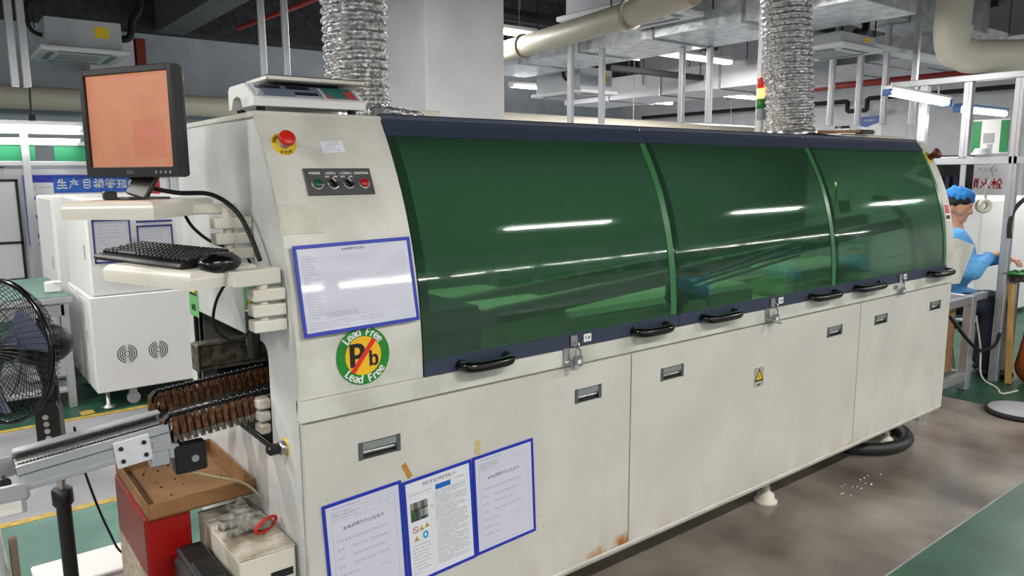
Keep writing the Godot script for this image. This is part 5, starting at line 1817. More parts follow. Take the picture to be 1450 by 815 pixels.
	# hanging pair of posts at the frame's edge
	t = thing("hanging_post", "pair of white aluminium posts hanging from the ceiling left of the cassette", "post", Vector3(0.03, 4.2, -5.5))
	t.set_meta("label", "pair of white aluminium posts hanging beside the ceiling cassette above the gantry")
	for k in 2:
		s = Sh.new()
		s.box(Vector3(-0.06 + k * 0.08, -0.95, 0), Vector3(0.055, 1.9, 0.055), 0.004)
		s.box(Vector3(-0.06 + k * 0.08, -0.95, 0.028), Vector3(0.012, 1.9, 0.006))
		obj("profile", s, M.alu, t)
	s = Sh.new()
	s.cyl(Vector3(0.035, -1.9, 0), Vector3(0.055, -2.12, -0.3), 0.008)
	s.box(Vector3(0.06, -2.12, -0.3), Vector3(0.05, 0.05, 0.05))
	obj("hanger_rod", s, M.dark, t)
	# beige duct along the back wall
	s = Sh.new()
	s.tube([Vector3(-6.5, 2.56, -9.55), Vector3(11.4, 2.56, -9.55)], 0.145, 20)
	single("back_duct", s, M.beige, "long round beige duct running along the back wall", "duct")

func management_board():
	var o := thing("notice_board", "blue production management board with white lettering, half hidden behind the cabinets", "notice board", Vector3(0.56, 1.27, -6.565))
	var s := Sh.new()
	s.box(Vector3(0, 0, 0), Vector3(1.02, 0.66, 0.016), 0.002)
	obj("board", s, M.blue, o)
	s = Sh.new()
	s.box(Vector3(0, -0.03, 0.009), Vector3(0.96, 0.58, 0.002))
	obj("sheet", s, M.pale, o)
	s = Sh.new()
	s.box(Vector3(0.1, 0.235, 0.011), Vector3(0.74, 0.15, 0.002))
	for q in [[-0.37, 0.115, 0.2], [-0.16, 0.115, 0.0], [-0.37, -0.06, 0.2], [-0.37, -0.24, 0.2]]:
		if q[2] > 0.0: s.box(Vector3(q[0], q[1], 0.011), Vector3(q[2], 0.035, 0.002))
	s.box(Vector3(0.1, 0.118, 0.011), Vector3(0.74, 0.03, 0.002))
	obj("heading_band", s, mat(Color(0.06, 0.35, 0.72), 0.4), o)
	s = Sh.new()
	line_glyphs(s, "生产目视管理板", 0.08, Transform3D(Basis(), Vector3(-0.2, 0.245, 0.0125)), 0.13, 1.3)
	for k in 4: line_glyphs(s, ["生产", "作业", "管理", "目视"][k], 0.016, Transform3D(Basis(), Vector3(-0.2 + k * 0.18, 0.118, 0.0125)), 0.12, 1.3)
	for k in 3: line_glyphs(s, ["生产", "安全", "作业"][k], 0.018, Transform3D(Basis(), Vector3(-0.39, 0.115 - k * 0.177, 0.0125)), 0.12, 1.3)
	obj("lettering", s, M.white, o)
	s = Sh.new()
	for k in 3: s.box(Vector3(-0.24 + k * 0.23, -0.1, 0.0105), Vector3(0.004, 0.4, 0.001))
	for k in 7: s.box(Vector3(-0.37, 0.06 - k * 0.055, 0.0105), Vector3(0.15, 0.006, 0.001))
	s.ring(Vector3(-0.43, 0.215, 0.011), Vector3.BACK, 0.014, 0.003, 16, 4)
	s.box(Vector3(-0.34, 0.215, 0.011), Vector3(0.1, 0.008, 0.001))
	obj("ruling", s, M.grey, o)
	# small red notice right of the board
	o = thing("red_notice", "small red and white notice right of the blue board, under the monitor", "notice", Vector3(1.2, 1.46, -6.565))
	s = Sh.new()
	s.box(Vector3(0, 0, 0), Vector3(0.2, 0.28, 0.01))
	obj("sheet", s, M.white, o)
	s = Sh.new()
	s.box(Vector3(-0.02, 0.0, 0.006), Vector3(0.11, 0.2, 0.003))
	obj("red_field", s, mat(Color(0.72, 0.16, 0.14), 0.4), o)

func cassette(at: Vector3, sx: float, sz: float, label: String, high := 0.26):
	var t := thing("ceiling_cassette", label, "air conditioner", at)
	var s := Sh.new()
	s.box(Vector3(0, 0.02, 0), Vector3(sx, 0.04, sz), 0.008)
	obj("fascia", s, mat(Color(0.8, 0.81, 0.83), 0.5), t)
	s = Sh.new()
	for k in 9: s.box(Vector3(0, -0.002, (k - 4) * sz * 0.055), Vector3(sx * 0.5, 0.008, sz * 0.03), 0.001)
	obj("intake_grille", s, M.grey, t)
	s = Sh.new()
	for q in [-1, 1]:
		s = Sh.new()
		s.box(Vector3(q * sx * 0.36, -0.002, 0), Vector3(sx * 0.07, 0.006, sz * 0.6), 0.001)
		obj("outlet_slot", s, mat(Color(0.4, 0.42, 0.45), 0.5), t)
		s = Sh.new()
		s.box(Vector3(0, -0.002, q * sz * 0.38), Vector3(sx * 0.6, 0.006, sz * 0.06), 0.001)
		obj("outlet_slot", s, mat(Color(0.4, 0.42, 0.45), 0.5), t)
	s = Sh.new()
	s.box(Vector3(0, 0.04 + high * 0.5, 0), Vector3(sx * 0.86, high, sz * 0.86), 0.004)
	obj("unit_body", s, mat(Color(0.68, 0.7, 0.73), 0.5), t)
	s = Sh.new()
	s.box(Vector3(sx * 0.2, 0.04 + high * 0.6, sz * 0.432), Vector3(0.12, high * 0.4, 0.006))
	obj("yellow_tag", s, M.yellow, t)
	s = Sh.new()
	for q in [[-1, -1], [1, -1], [1, 1], [-1, 1]]:
		s = Sh.new()
		s.cyl(Vector3(q[0] * sx * 0.42, 0.1, q[1] * sz * 0.42), Vector3(q[0] * sx * 0.42, 4.25 - at.y, q[1] * sz * 0.42), 0.006, -1, 5)
		obj("hanger", s, M.dark, t)
	s = Sh.new()
	s.tube(smooth([Vector3(sx * 0.42, 0.2, 0.1), Vector3(sx * 0.6, 0.22, 0.12), Vector3(sx * 0.66, 0.4, 0.1), Vector3(sx * 0.8, 0.6, 0.0), Vector3(sx * 0.85, 1.3, 0)], 5), 0.035, 8)
	obj("pipework", s, M.dark, t)
	s = Sh.new()
	s.tube(smooth([Vector3(-sx * 0.4, 0.15, 0.2), Vector3(-sx * 0.55, 0.2, 0.2), Vector3(-sx * 0.58, 0.4, 0.2), Vector3(-sx * 0.4, 0.6, 0.1)], 5), 0.02, 8)
	obj("pipework", s, M.dark, t)

func box_thing(called: String, a: Vector3, b: Vector3, m: Material, label: String, cat: String, bev := 0.004):
	var s := Sh.new()
	s.box((a + b) * 0.5, (b - a).abs(), bev)
	return single(called, s, m, label, cat)
func pipe_thing(called: String, pts: Array, r: float, m: Material, label: String, cat: String, n := 14):
	var s := Sh.new()
	s.tube(pts, r, n)
	return single(called, s, m, label, cat)

func ducting(called: String, a: Vector3, b: Vector3, m: Material, label: String, along := 2):   # sheet metal duct with standing seams and hangers
	var t := thing(called, label, "air duct")
	var s := Sh.new()
	s.box((a + b) * 0.5, (b - a).abs(), 0.004)
	obj("duct_body", s, m, t)
	s = Sh.new()
	var n := int((b - a).abs()[along] / 1.1)
	for k in range(1, n + 1):
		var c := (a + b) * 0.5
		c[along] = lerpf(a[along], b[along], float(k) / (n + 1))
		var z := (b - a).abs() + Vector3(0.03, 0.03, 0.03)
		z[along] = 0.025
		s = Sh.new()
		s.box(c, z)
		obj("seam_flange", s, M.duct, t)
	s = Sh.new()
	for k in range(1, n + 1):
		var c := (a + b) * 0.5
		c[along] = lerpf(a[along], b[along], (k - 0.3) / (n + 1))
		for q in [-1, 1]:
			var o := c
			var w := 0 if along == 2 else 2
			o[w] += q * ((b - a).abs()[w] * 0.5 + 0.02)
			s = Sh.new()
			s.cyl(o, Vector3(o.x, 4.25, o.z), 0.006, -1, 5)
			obj("hanger", s, M.dark, t)

func overhead():
	cassette(Vector3(0.65, 2.74, -6.85), 0.74, 0.92, "white ceiling cassette with yellow tag, high above the far workstations")
	cassette(Vector3(5.75, 2.52, -5.2), 0.62, 0.92, "ceiling cassette beneath the sheet metal duct, behind the two thin posts")
	cassette(Vector3(3.87, 2.8, -2.52), 0.8, 0.86, "ceiling cassette nearest to the white column, over the beige pipe")
	cassette(Vector3(5.62, 2.6, -1.82), 0.66, 0.66, "ceiling cassette just past the far foil duct, under the white cable tray", 0.09)
	box_thing("junction_box", Vector3(1.2, 2.95, -9.6), Vector3(1.75, 3.4, -9.99), M.pale, "pale junction box on the back wall behind the monitor's top edge", "box")
	box_thing("fire_box", Vector3(1.8, 2.9, -9.7), Vector3(1.92, 3.44, -9.99), M.redpaint, "narrow dark red box beside the pale junction box on the back wall", "box")
	pipe_thing("sprinkler_pipe", [Vector3(2.9, 3.55, -8.8), Vector3(3.1, 3.55, -5.0)], 0.03, mat(Color(0.68, 0.2, 0.17), 0.5), "thin red sprinkler pipe under the dark ceiling behind the hanging posts", "pipe")
	box_thing("cable_tray", Vector3(-3.0, 3.3, -5.05), Vector3(1.9, 3.45, -5.3), M.dark, "dark cable tray crossing below the ceiling over the cassette", "cable tray")
	box_thing("cable_tray", Vector3(3.4, 3.2, -4.5), Vector3(6.5, 3.26, -4.75), M.dark, "dark cable tray high up, partly behind the nearer foil duct", "cable tray")
	# posts hanging in pairs behind the scale
	var t := thing("hanging_post", "pair of slim aluminium posts rising behind the counting scale", "post", Vector3(1.24, 0, -3.28))
	for k in 2:
		var s := Sh.new()
		s.box(Vector3(-0.055 + k * 0.125, 3.1, -0.04 + k * 0.09), Vector3(0.038, 2.3, 0.038), 0.003)
		s.box(Vector3(-0.055 + k * 0.125, 3.1, -0.02 + k * 0.09), Vector3(0.01, 2.3, 0.006))
		obj("profile", s, M.alu, t)
	var bars := [[4.17, -3.53, "first thin post right of the white column, before the distant tube lamp"], [4.41, -3.36, "second thin post from the white column"], [4.99, -2.89, "third thin post from the white column, left of the signal tower"], [5.19, -2.73, "fourth thin post from the white column, nearest the signal tower"],
		[6.55, -2.28, "thin post right of the far foil duct, in front of the U-shaped pipe"], [6.77, -2.11, "thin post standing between the far foil duct and the blue-headed poster"], [6.97, -1.95, "thin post just right of the blue-headed poster"], [7.19, -1.77, "faint thin post before the plain wall near the rack's end"]]
	for q in bars:
		var s := Sh.new()
		var up: float = 2.738 if q[0] > 4.3 and q[0] < 5.3 else 3.018 if q[0] > 6.6 else 4.25      # those under a duct hang from it
		var mid := (up + 2.05) * 0.5
		s.box(Vector3(q[0], mid, q[1]), Vector3(0.05, up - 2.05, 0.05), 0.004)
		s.box(Vector3(q[0], mid, q[1] + 0.025), Vector3(0.012, up - 2.05, 0.006))
		s.box(Vector3(q[0] - 0.025, mid, q[1]), Vector3(0.006, up - 2.05, 0.012))
		s.cyl(Vector3(q[0], 2.06, q[1]), Vector3(q[0], 1.2, q[1]), 0.003, -1, 4)
		single("hanging_post", s, M.alu, q[2], "post")
	# beige pipe with elbow
	t = thing("beige_pipe", "beige round ventilation pipe with flange above the first hood window", "pipe")
	var s := Sh.new()
	s.tube(smooth([Vector3(3.6, 2.63, -5.4), Vector3(3.36, 2.63, -3.4), Vector3(3.12, 2.63, -1.9), Vector3(3.02, 2.66, -1.2)], 6), 0.085, 20)
	obj("pipe_run", s, mat(Color(0.66, 0.64, 0.58), 0.5), t)
	s = Sh.new()
	for q in [[3.33, -3.2], [3.105, -1.8]]:
		s = Sh.new()
		s.cyl(Vector3(q[0], 2.63, q[1]), Vector3(q[0] - 0.004, 2.63, q[1] + 0.03), 0.1, -1, 20)
		obj("flange", s, mat(Color(0.55, 0.53, 0.48), 0.5), t)
	s = Sh.new()
	for q in [[3.58, -5.2], [3.14, -2.0]]: s.cyl(Vector3(q[0], 2.7, q[1]), Vector3(q[0], 4.25, q[1]), 0.006, -1, 6)
	obj("hanger", s, M.dark, t)
	var fo := noisy(Color(0.72, 0.74, 0.77), Color(0.88, 0.9, 0.92), 0.01, 1.2, 0.32, 0.5, 83, 3, 1.0)
	ducting("insulated_duct", Vector3(4.4, 2.74, -5.5), Vector3(5.22, 3.0, -0.9), fo, "foil wrapped flat duct running beside the beige pipe")
	ducting("air_duct", Vector3(6.95, 2.58, -6.7), Vector3(7.85, 2.88, -3.0), mat(Color(0.72, 0.73, 0.76), 0.45), "large pale sheet metal duct crossing behind the four thin posts")
	ducting("air_duct", Vector3(5.3, 3.02, -1.75), Vector3(7.8, 3.5, -2.2), M.duct, "large grey sheet metal duct at the picture's top, right of the far foil duct", 0)
	ducting("air_duct", Vector3(7.96, 2.82, -3.7), Vector3(9.0, 3.1, -1.6), M.duct, "lower grey sheet metal duct behind the cable tray, above the blue-headed poster")
	ducting("air_duct", Vector3(9.85, 3.02, -6.0), Vector3(11.4, 3.2, -1.2), M.pale, "wide pale duct close to the right wall above the thin red pipe")
	box_thing("cable_tray", Vector3(4.6, 2.74, -1.85), Vector3(8.4, 2.79, -2.0), M.pale, "white cable tray sloping past the far foil duct toward the big elbow pipe", "cable tray")
	box_thing("cable_tray", Vector3(5.3, 2.69, -4.12), Vector3(6.9, 2.75, -4.2), M.dark, "dark cable tray passing behind the thin posts over the sheet metal duct", "cable tray")
	pipe_thing("sprinkler_pipe", [Vector3(5.4, 3.2, -2.4), Vector3(7.7, 3.2, -2.4)], 0.07, M.redpaint, "thick dark red pipe below the grey duct at the picture's top", "pipe")
	pipe_thing("sprinkler_pipe", [Vector3(10.5, 2.88, -6.4), Vector3(10.5, 2.88, -1.0)], 0.05, M.redpaint, "thin red pipe running along under the wide pale duct by the right wall", "pipe")
	pipe_thing("drain_pipe", [Vector3(11.2, 2.7, -9.0), Vector3(11.2, 2.7, -4.62), Vector3(11.2, 2.69, -4.6), Vector3(11.2, 2.55, -4.6), Vector3(11.2, 2.54, -4.58), Vector3(11.2, 2.54, -4.3), Vector3(11.2, 2.55, -4.28), Vector3(11.2, 2.71, -4.28), Vector3(11.2, 2.72, -4.26), Vector3(11.2, 2.72, -0.8)], 0.035, M.dark, "black pipe with a U-shaped dip along the right wall", "pipe")
	# posters on the right wall
	for q in [[-4.59, -4.24, 2.0, 2.47, true], [-5.03, -4.78, 2.14, 2.34, false]]:
		var o := thing("poster", "white wall poster with a blue wave heading, right of the far foil duct" if q[4] else "small white wall sign with a dark heading beside the far foil duct", "poster", Vector3(11.645, (q[2] + q[3]) * 0.5, (q[0] + q[1]) * 0.5), -PI / 2)
		var w: float = q[1] - q[0]
		var h: float = q[3] - q[2]
		s = Sh.new()
		s.box(Vector3(0, 0, 0.004), Vector3(w, h, 0.008))
		obj("sheet", s, M.white, o)
		s = Sh.new()
		if q[4]: s.prism(PackedVector2Array([Vector2(-w / 2, h / 2), Vector2(w / 2, h / 2), Vector2(w / 2, h * 0.3), Vector2(w * 0.1, h * 0.22), Vector2(-w * 0.2, h * 0.14), Vector2(-w / 2, h * 0.18)]), 0.003, Transform3D(Basis(), Vector3(0, 0, 0.008)))
		else: s.box(Vector3(0, h * 0.4, 0.009), Vector3(w, h * 0.2, 0.003))
		obj("heading", s, mat(Color(0.08, 0.25, 0.6), 0.4) if q[4] else M.dark, o)
		s = Sh.new()
		line_glyphs(s, "作业指导书" if q[4] else "岗位", 0.03, Transform3D(Basis(), Vector3(-w * 0.3, h * 0.37, 0.0125)), 0.13, 1.25)
		obj("lettering", s, M.white, o)
		s = Sh.new()
		for k in 5: s.box(Vector3(-w * 0.05, h * (0.05 - k * 0.1), 0.0085), Vector3(w * 0.7, 0.008, 0.001))
		obj("print", s, M.grey, o)

func right_side():
	var s := Sh.new()
	# outfeed chute of the machine
	var t := thing("outfeed_chute", "pale sheet metal chute sticking out of the machine's far end", "chute")
	s.prism(PackedVector2Array([Vector2(3.93, 0.93), Vector2(4.30, 0.905), Vector2(4.48, 1.13), Vector2(4.2, 1.19), Vector2(3.93, 1.2)]), 0.2, Transform3D(Basis(), Vector3(0, 0, -0.3)))
	obj("shell", s, M.paint, t)
	s = Sh.new()
	s.box(Vector3(4.22, 0.45, -0.25), Vector3(0.04, 0.9, 0.04), 0.003)
	obj("leg", s, M.alu, t)
	# aluminium stand beside it
	t = thing("aluminium_stand", "open aluminium profile stand past the machine's far end", "stand", Vector3(5.2, 0.004, -0.4))
	for q in [[0.0, 0.04], [0.0, -0.6], [-0.62, 0.04], [-0.62, -0.6]]:
		s = Sh.new()
		s.box(Vector3(q[0], 0.35, q[1]), Vector3(0.075, 0.7, 0.06), 0.004)
		s.box(Vector3(q[0], 0.35, q[1] + 0.03), Vector3(0.014, 0.7, 0.006))
		obj("post", s, M.alu, t)
	s = Sh.new()
	for y in [0.67, 0.1]:
		s.box(Vector3(-0.31, y, 0.04), Vector3(0.55, 0.06, 0.05), 0.004)
		s.box(Vector3(-0.31, y, -0.6), Vector3(0.55, 0.06, 0.05), 0.004)
		for x in [0.0, -0.62]: s.box(Vector3(x, y, -0.28), Vector3(0.05, 0.06, 0.58), 0.004)
	s.box(Vector3(0.2, 0.66, 0.0), Vector3(0.34, 0.05, 0.05), 0.004)
	obj("beam", s, M.alu, t)
	for k in 3:
		box_thing("storage_box", Vector3(4.76, 0.135 + k * 0.165, -0.78), Vector3(5.15, 0.298 + k * 0.165, -0.43), M.card, ["lowest brown box in the stack inside the aluminium stand", "middle brown box in the stack inside the aluminium stand", "topmost brown box in the stack inside the aluminium stand"][k], "box")
	# bench
	t = thing("work_table", "operator's table with steel edge under the aluminium rack", "table", Vector3(6.48, 0.004, 0.13))
	s = Sh.new()
	s.box(Vector3(0, 0.79, 0), Vector3(1.6, 0.05, 0.9), 0.004)
	obj("top", s, M.dark_alu, t)
	s = Sh.new()
	s.box(Vector3(0, 0.818, 0), Vector3(1.56, 0.006, 0.88))
	obj("mat", s, mat(Color(0.25, 0.42, 0.35), 0.5), t)
	for x in [-0.74, 0.74]:
		for z in [-0.4, 0.4]:
			s = Sh.new()
			s.box(Vector3(x, 0.38, z), Vector3(0.06, 0.76, 0.06), 0.004)
			obj("leg", s, M.alu, t)
	box_thing("tool_cabinet", Vector3(5.95, 0.006, 0.14), Vector3(7.0, 0.62, 0.5), mat(Color(0.12, 0.15, 0.17), 0.6), "dark low cabinet under the operator's table behind the orange sack", "cabinet")
	# rack over it
	t = thing("aluminium_rack", "tall aluminium profile rack with green screens over the operator's table", "rack", Vector3(5.6, 0.004, 0.0))
	for z in [-0.96, -0.64, -0.3, 0.5]:
		s = Sh.new()
		var y0 := 0.0 if z > -0.5 or z < -0.9 else 1.68
		s.box(Vector3(0, (2.25 + y0) * 0.5, z), Vector3(0.06, 2.25 - y0, 0.06), 0.004)
		s.box(Vector3(-0.03, (2.25 + y0) * 0.5, z), Vector3(0.006, 2.25 - y0, 0.012))
		obj("post", s, M.alu, t)
	s = Sh.new()
	s.box(Vector3(0, 2.275, -0.35), Vector3(0.06, 0.05, 1.75), 0.004)
	obj("beam", s, M.alu, t)
	s = Sh.new()
	s.box(Vector3(0, 1.665, -0.35), Vector3(0.06, 0.06, 1.75), 0.004)
	obj("beam", s, M.alu, t)
	for k in 2:
		s = Sh.new()
		var z0 := -0.6 + k * 0.36
		s.box(Vector3(0, 1.84, z0 + 0.13), Vector3(0.012, 0.25, 0.25))
		var gs := Sh.new()
		for q in [0.035, 0.225]: gs.box(Vector3(-0.008, 1.84, z0 + q), Vector3(0.006, 0.23, 0.055))
		var ds := Sh.new()
		ds.box(Vector3(-0.008, 1.83, z0 + 0.12), Vector3(0.004, 0.07, 0.07))
		ds.box(Vector3(-0.008, 1.76, z0 + 0.13), Vector3(0.004, 0.05, 0.03))
		multi("instruction_panel", [[s, M.white], [gs, mat(Color(0.1, 0.5, 0.28), 0.5)], [ds, M.grey]], t)
	# lamp under the rack
	var a := Vector3(5.04, 2.175, -0.99)
	var b := Vector3(5.52, 2.10, -0.76)
	t = thing("tube_lamp", "bright double tube lamp with blue ends hung on the aluminium rack", "lamp", (a + b) * 0.5)
	s = Sh.new()
	var h := (b - a) * 0.5
	for q in [-0.022, 0.022]: s.cyl(-h * 0.96 + Vector3(q, 0, -q), h * 0.96 + Vector3(q, 0, -q), 0.018, -1, 10)
	obj("light_tube", s, M.tube, t)
	s = Sh.new()
	for q in [-1, 1]:
		s = Sh.new()
		s.bar(h * q * 0.95, h * q * 1.03, 0.09, 0.05, 0.004)
		obj("end_cap", s, mat(Color(0.12, 0.35, 0.6), 0.4), t)
	s = Sh.new()
	s.bar(-h + Vector3(0, 0.04, 0), h + Vector3(0, 0.04, 0), 0.1, 0.02, 0.004)
	s.cyl(h * 0.7 + Vector3(0.0, 0.04, 0), h * 0.7 + Vector3(0.08, 0.12, -0.04), 0.006)
	obj("reflector", s, M.white, t)
	lamp_light((a + b) * 0.5 - Vector3(0, 0.03, 0), 0.45, 0.05, 0.6)
	a = Vector3(5.89, 2.08, -0.83)
	b = Vector3(6.5, 2.06, -0.7)
	t = thing("tube_lamp", "second bright tube lamp in line behind the rack's posts and green screens", "lamp", (a + b) * 0.5)
	h = (b - a) * 0.5
	s = Sh.new()
	s.cyl(-h, h, 0.022, -1, 10)
	obj("light_tube", s, M.tube, t)
	s = Sh.new()
	s.bar(-h + Vector3(0, 0.035, 0), h + Vector3(0, 0.035, 0), 0.07, 0.02, 0.004)
	s.box(-h * 1.02, Vector3(0.05, 0.05, 0.05), 0.004)
	obj("reflector", s, mat(Color(0.12, 0.35, 0.6), 0.4), t)
	lamp_light((a + b) * 0.5 - Vector3(0, 0.035, 0), 0.4, 0.05, 0.5)
	# large elbow pipe
	t = thing("elbow_pipe", "thick cream plastic pipe dropping from the ceiling and turning above the rack", "pipe")
	s = Sh.new()
	s.tube(smooth([Vector3(5.42, 4.2, -0.72), Vector3(5.42, 3.0, -0.72), Vector3(5.42, 2.55, -0.72), Vector3(5.5, 2.45, -0.66), Vector3(5.68, 2.43, -0.52), Vector3(6.6, 2.45, 0.2)], 7), 0.122, 24)
	obj("pipe_run", s, M.cream, t)
	s = Sh.new()
	s.tube([Vector3(5.42, 2.64, -0.72), Vector3(5.42, 2.60, -0.72)], 0.13, 24)
	obj("sleeve", s, M.cream, t)
	s = Sh.new()
	s.tube([Vector3(6.1, 2.44, -0.19), Vector3(6.13, 2.44, -0.17)], 0.13, 24)
	obj("sleeve", s, M.cream, t)
	s = Sh.new()
	s.tube([Vector3(5.95, 2.3, -0.31), Vector3(5.92, 2.18, -0.34), Vector3(5.9, 2.08, -0.36)], [0.12, 0.07, 0.05], 18)
	for k in 9: s.ring(Vector3(5.895, 2.06 - k * 0.022, -0.365), Vector3.UP, 0.046, 0.013, 18, 6)
	obj("branch_hose", s, mat(Color(0.75, 0.74, 0.7), 0.5), t)
	box_thing("duct_drop", Vector3(5.76, 2.66, -0.92), Vector3(6.06, 4.24, -0.72), M.duct, "grey square duct dropping from the ceiling beside the cream elbow pipe", "air duct")
	# hydrant cabinet and dark shelving by the right wall
	t = thing("hydrant_cabinet", "white fire hydrant cabinet with red lettering behind the worker's cap", "cabinet", Vector3(11.52, 0.004, -2.55), -PI / 2)
	s = Sh.new()
	s.box(Vector3(0, 0.9, 0), Vector3(0.75, 1.75, 0.22), 0.006)
	obj("body", s, M.white, t)
	s = Sh.new()
	s.box(Vector3(0.0, 1.25, 0.112), Vector3(0.66, 0.9, 0.008), 0.002)
	obj("door", s, mat(Color(0.88, 0.88, 0.9), 0.4), t)
	s = Sh.new()
	line_glyphs(s, "消火栓", 0.13, Transform3D(Basis(), Vector3(-0.17, 1.40, 0.118)), 0.12, 1.15)
	obj("lettering", s, mat(Color(0.75, 0.1, 0.12), 0.4), t)
	s = Sh.new()
	line_glyphs(s, "产业安全", 0.05, Transform3D(Basis(), Vector3(-0.1, 1.6, 0.118)), 0.1, 1.3)
	obj("small_lettering", s, M.grey, t)
	t = thing("dark_shelf", "dark open shelving with pale uprights near the machine's far corner", "shelf", Vector3(10.6, 0.004, -2.9), -PI / 2)
	s = Sh.new()
	s.box(Vector3(0, 0.9, -0.3), Vector3(0.7, 1.75, 0.02))
	for y in [0.1, 0.6, 1.15, 1.78]: s.box(Vector3(0, y, -0.15), Vector3(0.7, 0.03, 0.3))
	obj("case", s, M.dark, t)
	s = Sh.new()
	for x in [-0.34, 0.34]: s.box(Vector3(x, 0.92, 0.02), Vector3(0.06, 1.84, 0.04), 0.003)
	obj("upright", s, M.pale, t)
	s = Sh.new()
	for k in 5: s.box(Vector3(-0.22 + k * 0.11, 1.34, -0.12), Vector3(0.05, 0.34, 0.12), 0.01)
	obj("contents", s, mat(Color(0.08, 0.1, 0.2), 0.6), t)
	# low white machine behind the worker
	box_thing("white_machine", Vector3(7.6, 0.05, -2.6), Vector3(9.4, 1.3, -1.2), M.white, "low white equipment housing in the background behind the worker", "machine", 0.02)
	# things on the table
	t = thing("parts_basket", "wire basket holding blue cloth at the table's edge", "basket", Vector3(5.95, 0.826, -0.06))
	s = Sh.new()
	for y in [0.0, 0.07, 0.14, 0.21]:
		var pts := []
		for q in [[-0.17, -0.12], [0.17, -0.12], [0.17, 0.12], [-0.17, 0.12], [-0.17, -0.12]]: pts.append(Vector3(q[0] * (0.85 + y * 0.7), y + 0.005, q[1] * (0.85 + y * 0.7)))
		s.tube(pts, 0.0035, 6)
	for k in 22:
		var a2 := TAU * k / 22.0
		var p := Vector2(clampf(cos(a2) * 0.25, -0.17, 0.17), clampf(sin(a2) * 0.25, -0.12, 0.12))
		s.cyl(Vector3(p.x * 0.85, 0.005, p.y * 0.85), Vector3(p.x, 0.215, p.y), 0.0025, -1, 5)
	obj("wire", s, M.steel, t)
	s = Sh.new()
	nets(s, [[Vector3(-0.08, 0.09, 0), Vector3(0.08, 0.1, 0.01), 0.085, 0.085], [Vector3(-0.05, 0.17, 0.02), Vector3(0.06, 0.2, -0.02), 0.06, 0.05], [Vector3(0.1, 0.07, 0.1), Vector3(0.13, 0.03, 0.13), 0.05, 0.04]], 0.014, 0.02)
	tag(obj("cloth", s, noisy(Color(0.15, 0.4, 0.75), Color(0.3, 0.58, 0.88), 0.05, 6.0, 0.8, 0.0, 85, 4, 3.0), t), "blue cloth")
	s = Sh.new()
	s.box(Vector3(5.68, 0.838, -0.22), Vector3(0.22, 0.012, 0.16), 0.002)
	for k in 6: s.box(Vector3(5.6 + k * 0.03, 0.85, -0.25 + (k % 3) * 0.035), Vector3(0.018, 0.014, 0.018))
	single("circuit_board", s, mat(Color(0.1, 0.45, 0.2), 0.4), "green circuit board lying on the operator's table in front of the worker", "circuit board")
	t = thing("coil", "roll of cream tape hanging from the rack beside the worker's face", "tape roll", Vector3(5.58, 1.33, -0.46))
	s = Sh.new()
	s.ring(Vector3.ZERO, Vector3(0.6, 0, -0.75).normalized(), 0.04, 0.016, 26, 8)
	s.ring(Vector3(0.02, 0, -0.025), Vector3(0.6, 0, -0.75).normalized(), 0.04, 0.014, 26, 8)
	obj("roll", s, M.cream, t)
	s = Sh.new()
	s.tube(smooth([Vector3(0, 0.04, 0), Vector3(0.01, 0.15, 0.0), Vector3(0.04, 0.22, 0.02), Vector3(0.0, 0.28, 0.02), Vector3(0.0, 0.31, 0.04)], 5), 0.008, 8)
	obj("hanging_hose", s, M.grey, t)
	pipe_thing("cable", smooth([Vector3(6.0, 1.46, -0.1), Vector3(5.8, 1.44, -0.2), Vector3(5.62, 1.32, -0.27), Vector3(5.57, 1.2, -0.28), Vector3(5.56, 1.1, -0.27)], 6), 0.016, M.rubber, "thick black cable curving into the long rack post", "cable", 10)
	for k in 3:
		pipe_thing("cable", smooth([Vector3(5.78 + k * 0.03, 0.9, -0.12 + k * 0.03), Vector3(5.76 + k * 0.03, 1.08, -0.14 + k * 0.03), Vector3(5.84 + k * 0.03, 1.22 + k * 0.03, -0.1 + k * 0.02), Vector3(6.0, 1.3 + k * 0.04, 0.0 + k * 0.03), Vector3(6.2, 1.3 + k * 0.04, 0.1 + k * 0.05)], 6), 0.009, M.grey, ["outermost grey hose arching over the blue cloth basket", "middle grey hose arching over the blue cloth basket", "innermost grey hose arching over the blue cloth basket"][k], "hose", 8)
	t = thing("coiled_cable", "coil of pale cable lying on the rack's middle beam", "cable", Vector3(5.6, 1.7, -0.52))
	s = Sh.new()
	for k in 4: s.ring(Vector3(0, 0.015 + k * 0.012, 0), Vector3.UP, 0.06 - k * 0.006, 0.009, 24, 6)
	obj("coil", s, M.pale, t)
	# under the table: sack, batten, loose wires
	t = thing("orange_sack", "orange sack leaning under the table's edge", "sack", Vector3(5.74, 0.0, -0.06))
	s = Sh.new()
	nets(s, [[Vector3(0, 0.14, 0), Vector3(0.04, 0.42, -0.02), 0.15, 0.09], [Vector3(0.1, 0.14, 0.05), Vector3(0.08, 0.3, 0), 0.13, 0.08], [Vector3(0.045, 0.44, -0.02), Vector3(0.06, 0.53, -0.02), 0.05, 0.07]], 0.016, 0.03)
	obj("sack_body", s, noisy(Color(0.55, 0.26, 0.07), Color(0.72, 0.38, 0.12), 0.03, 5.0, 0.85, 0.0, 86, 5, 4.0), t)
	s = Sh.new()
	s.ring(Vector3(0.045, 0.45, -0.02), Vector3.UP, 0.062, 0.006, 22, 6)
	obj("tie", s, M.cream, t)
	s = Sh.new()
	s.bar(Vector3(5.6, 0.006, -0.2), Vector3(5.64, 0.755, -0.25), 0.04, 0.03, 0.002, Vector3.RIGHT)
	single("wooden_batten", s, mat(Color(0.75, 0.58, 0.34), 0.6), "upright wooden batten beside the orange sack", "batten")
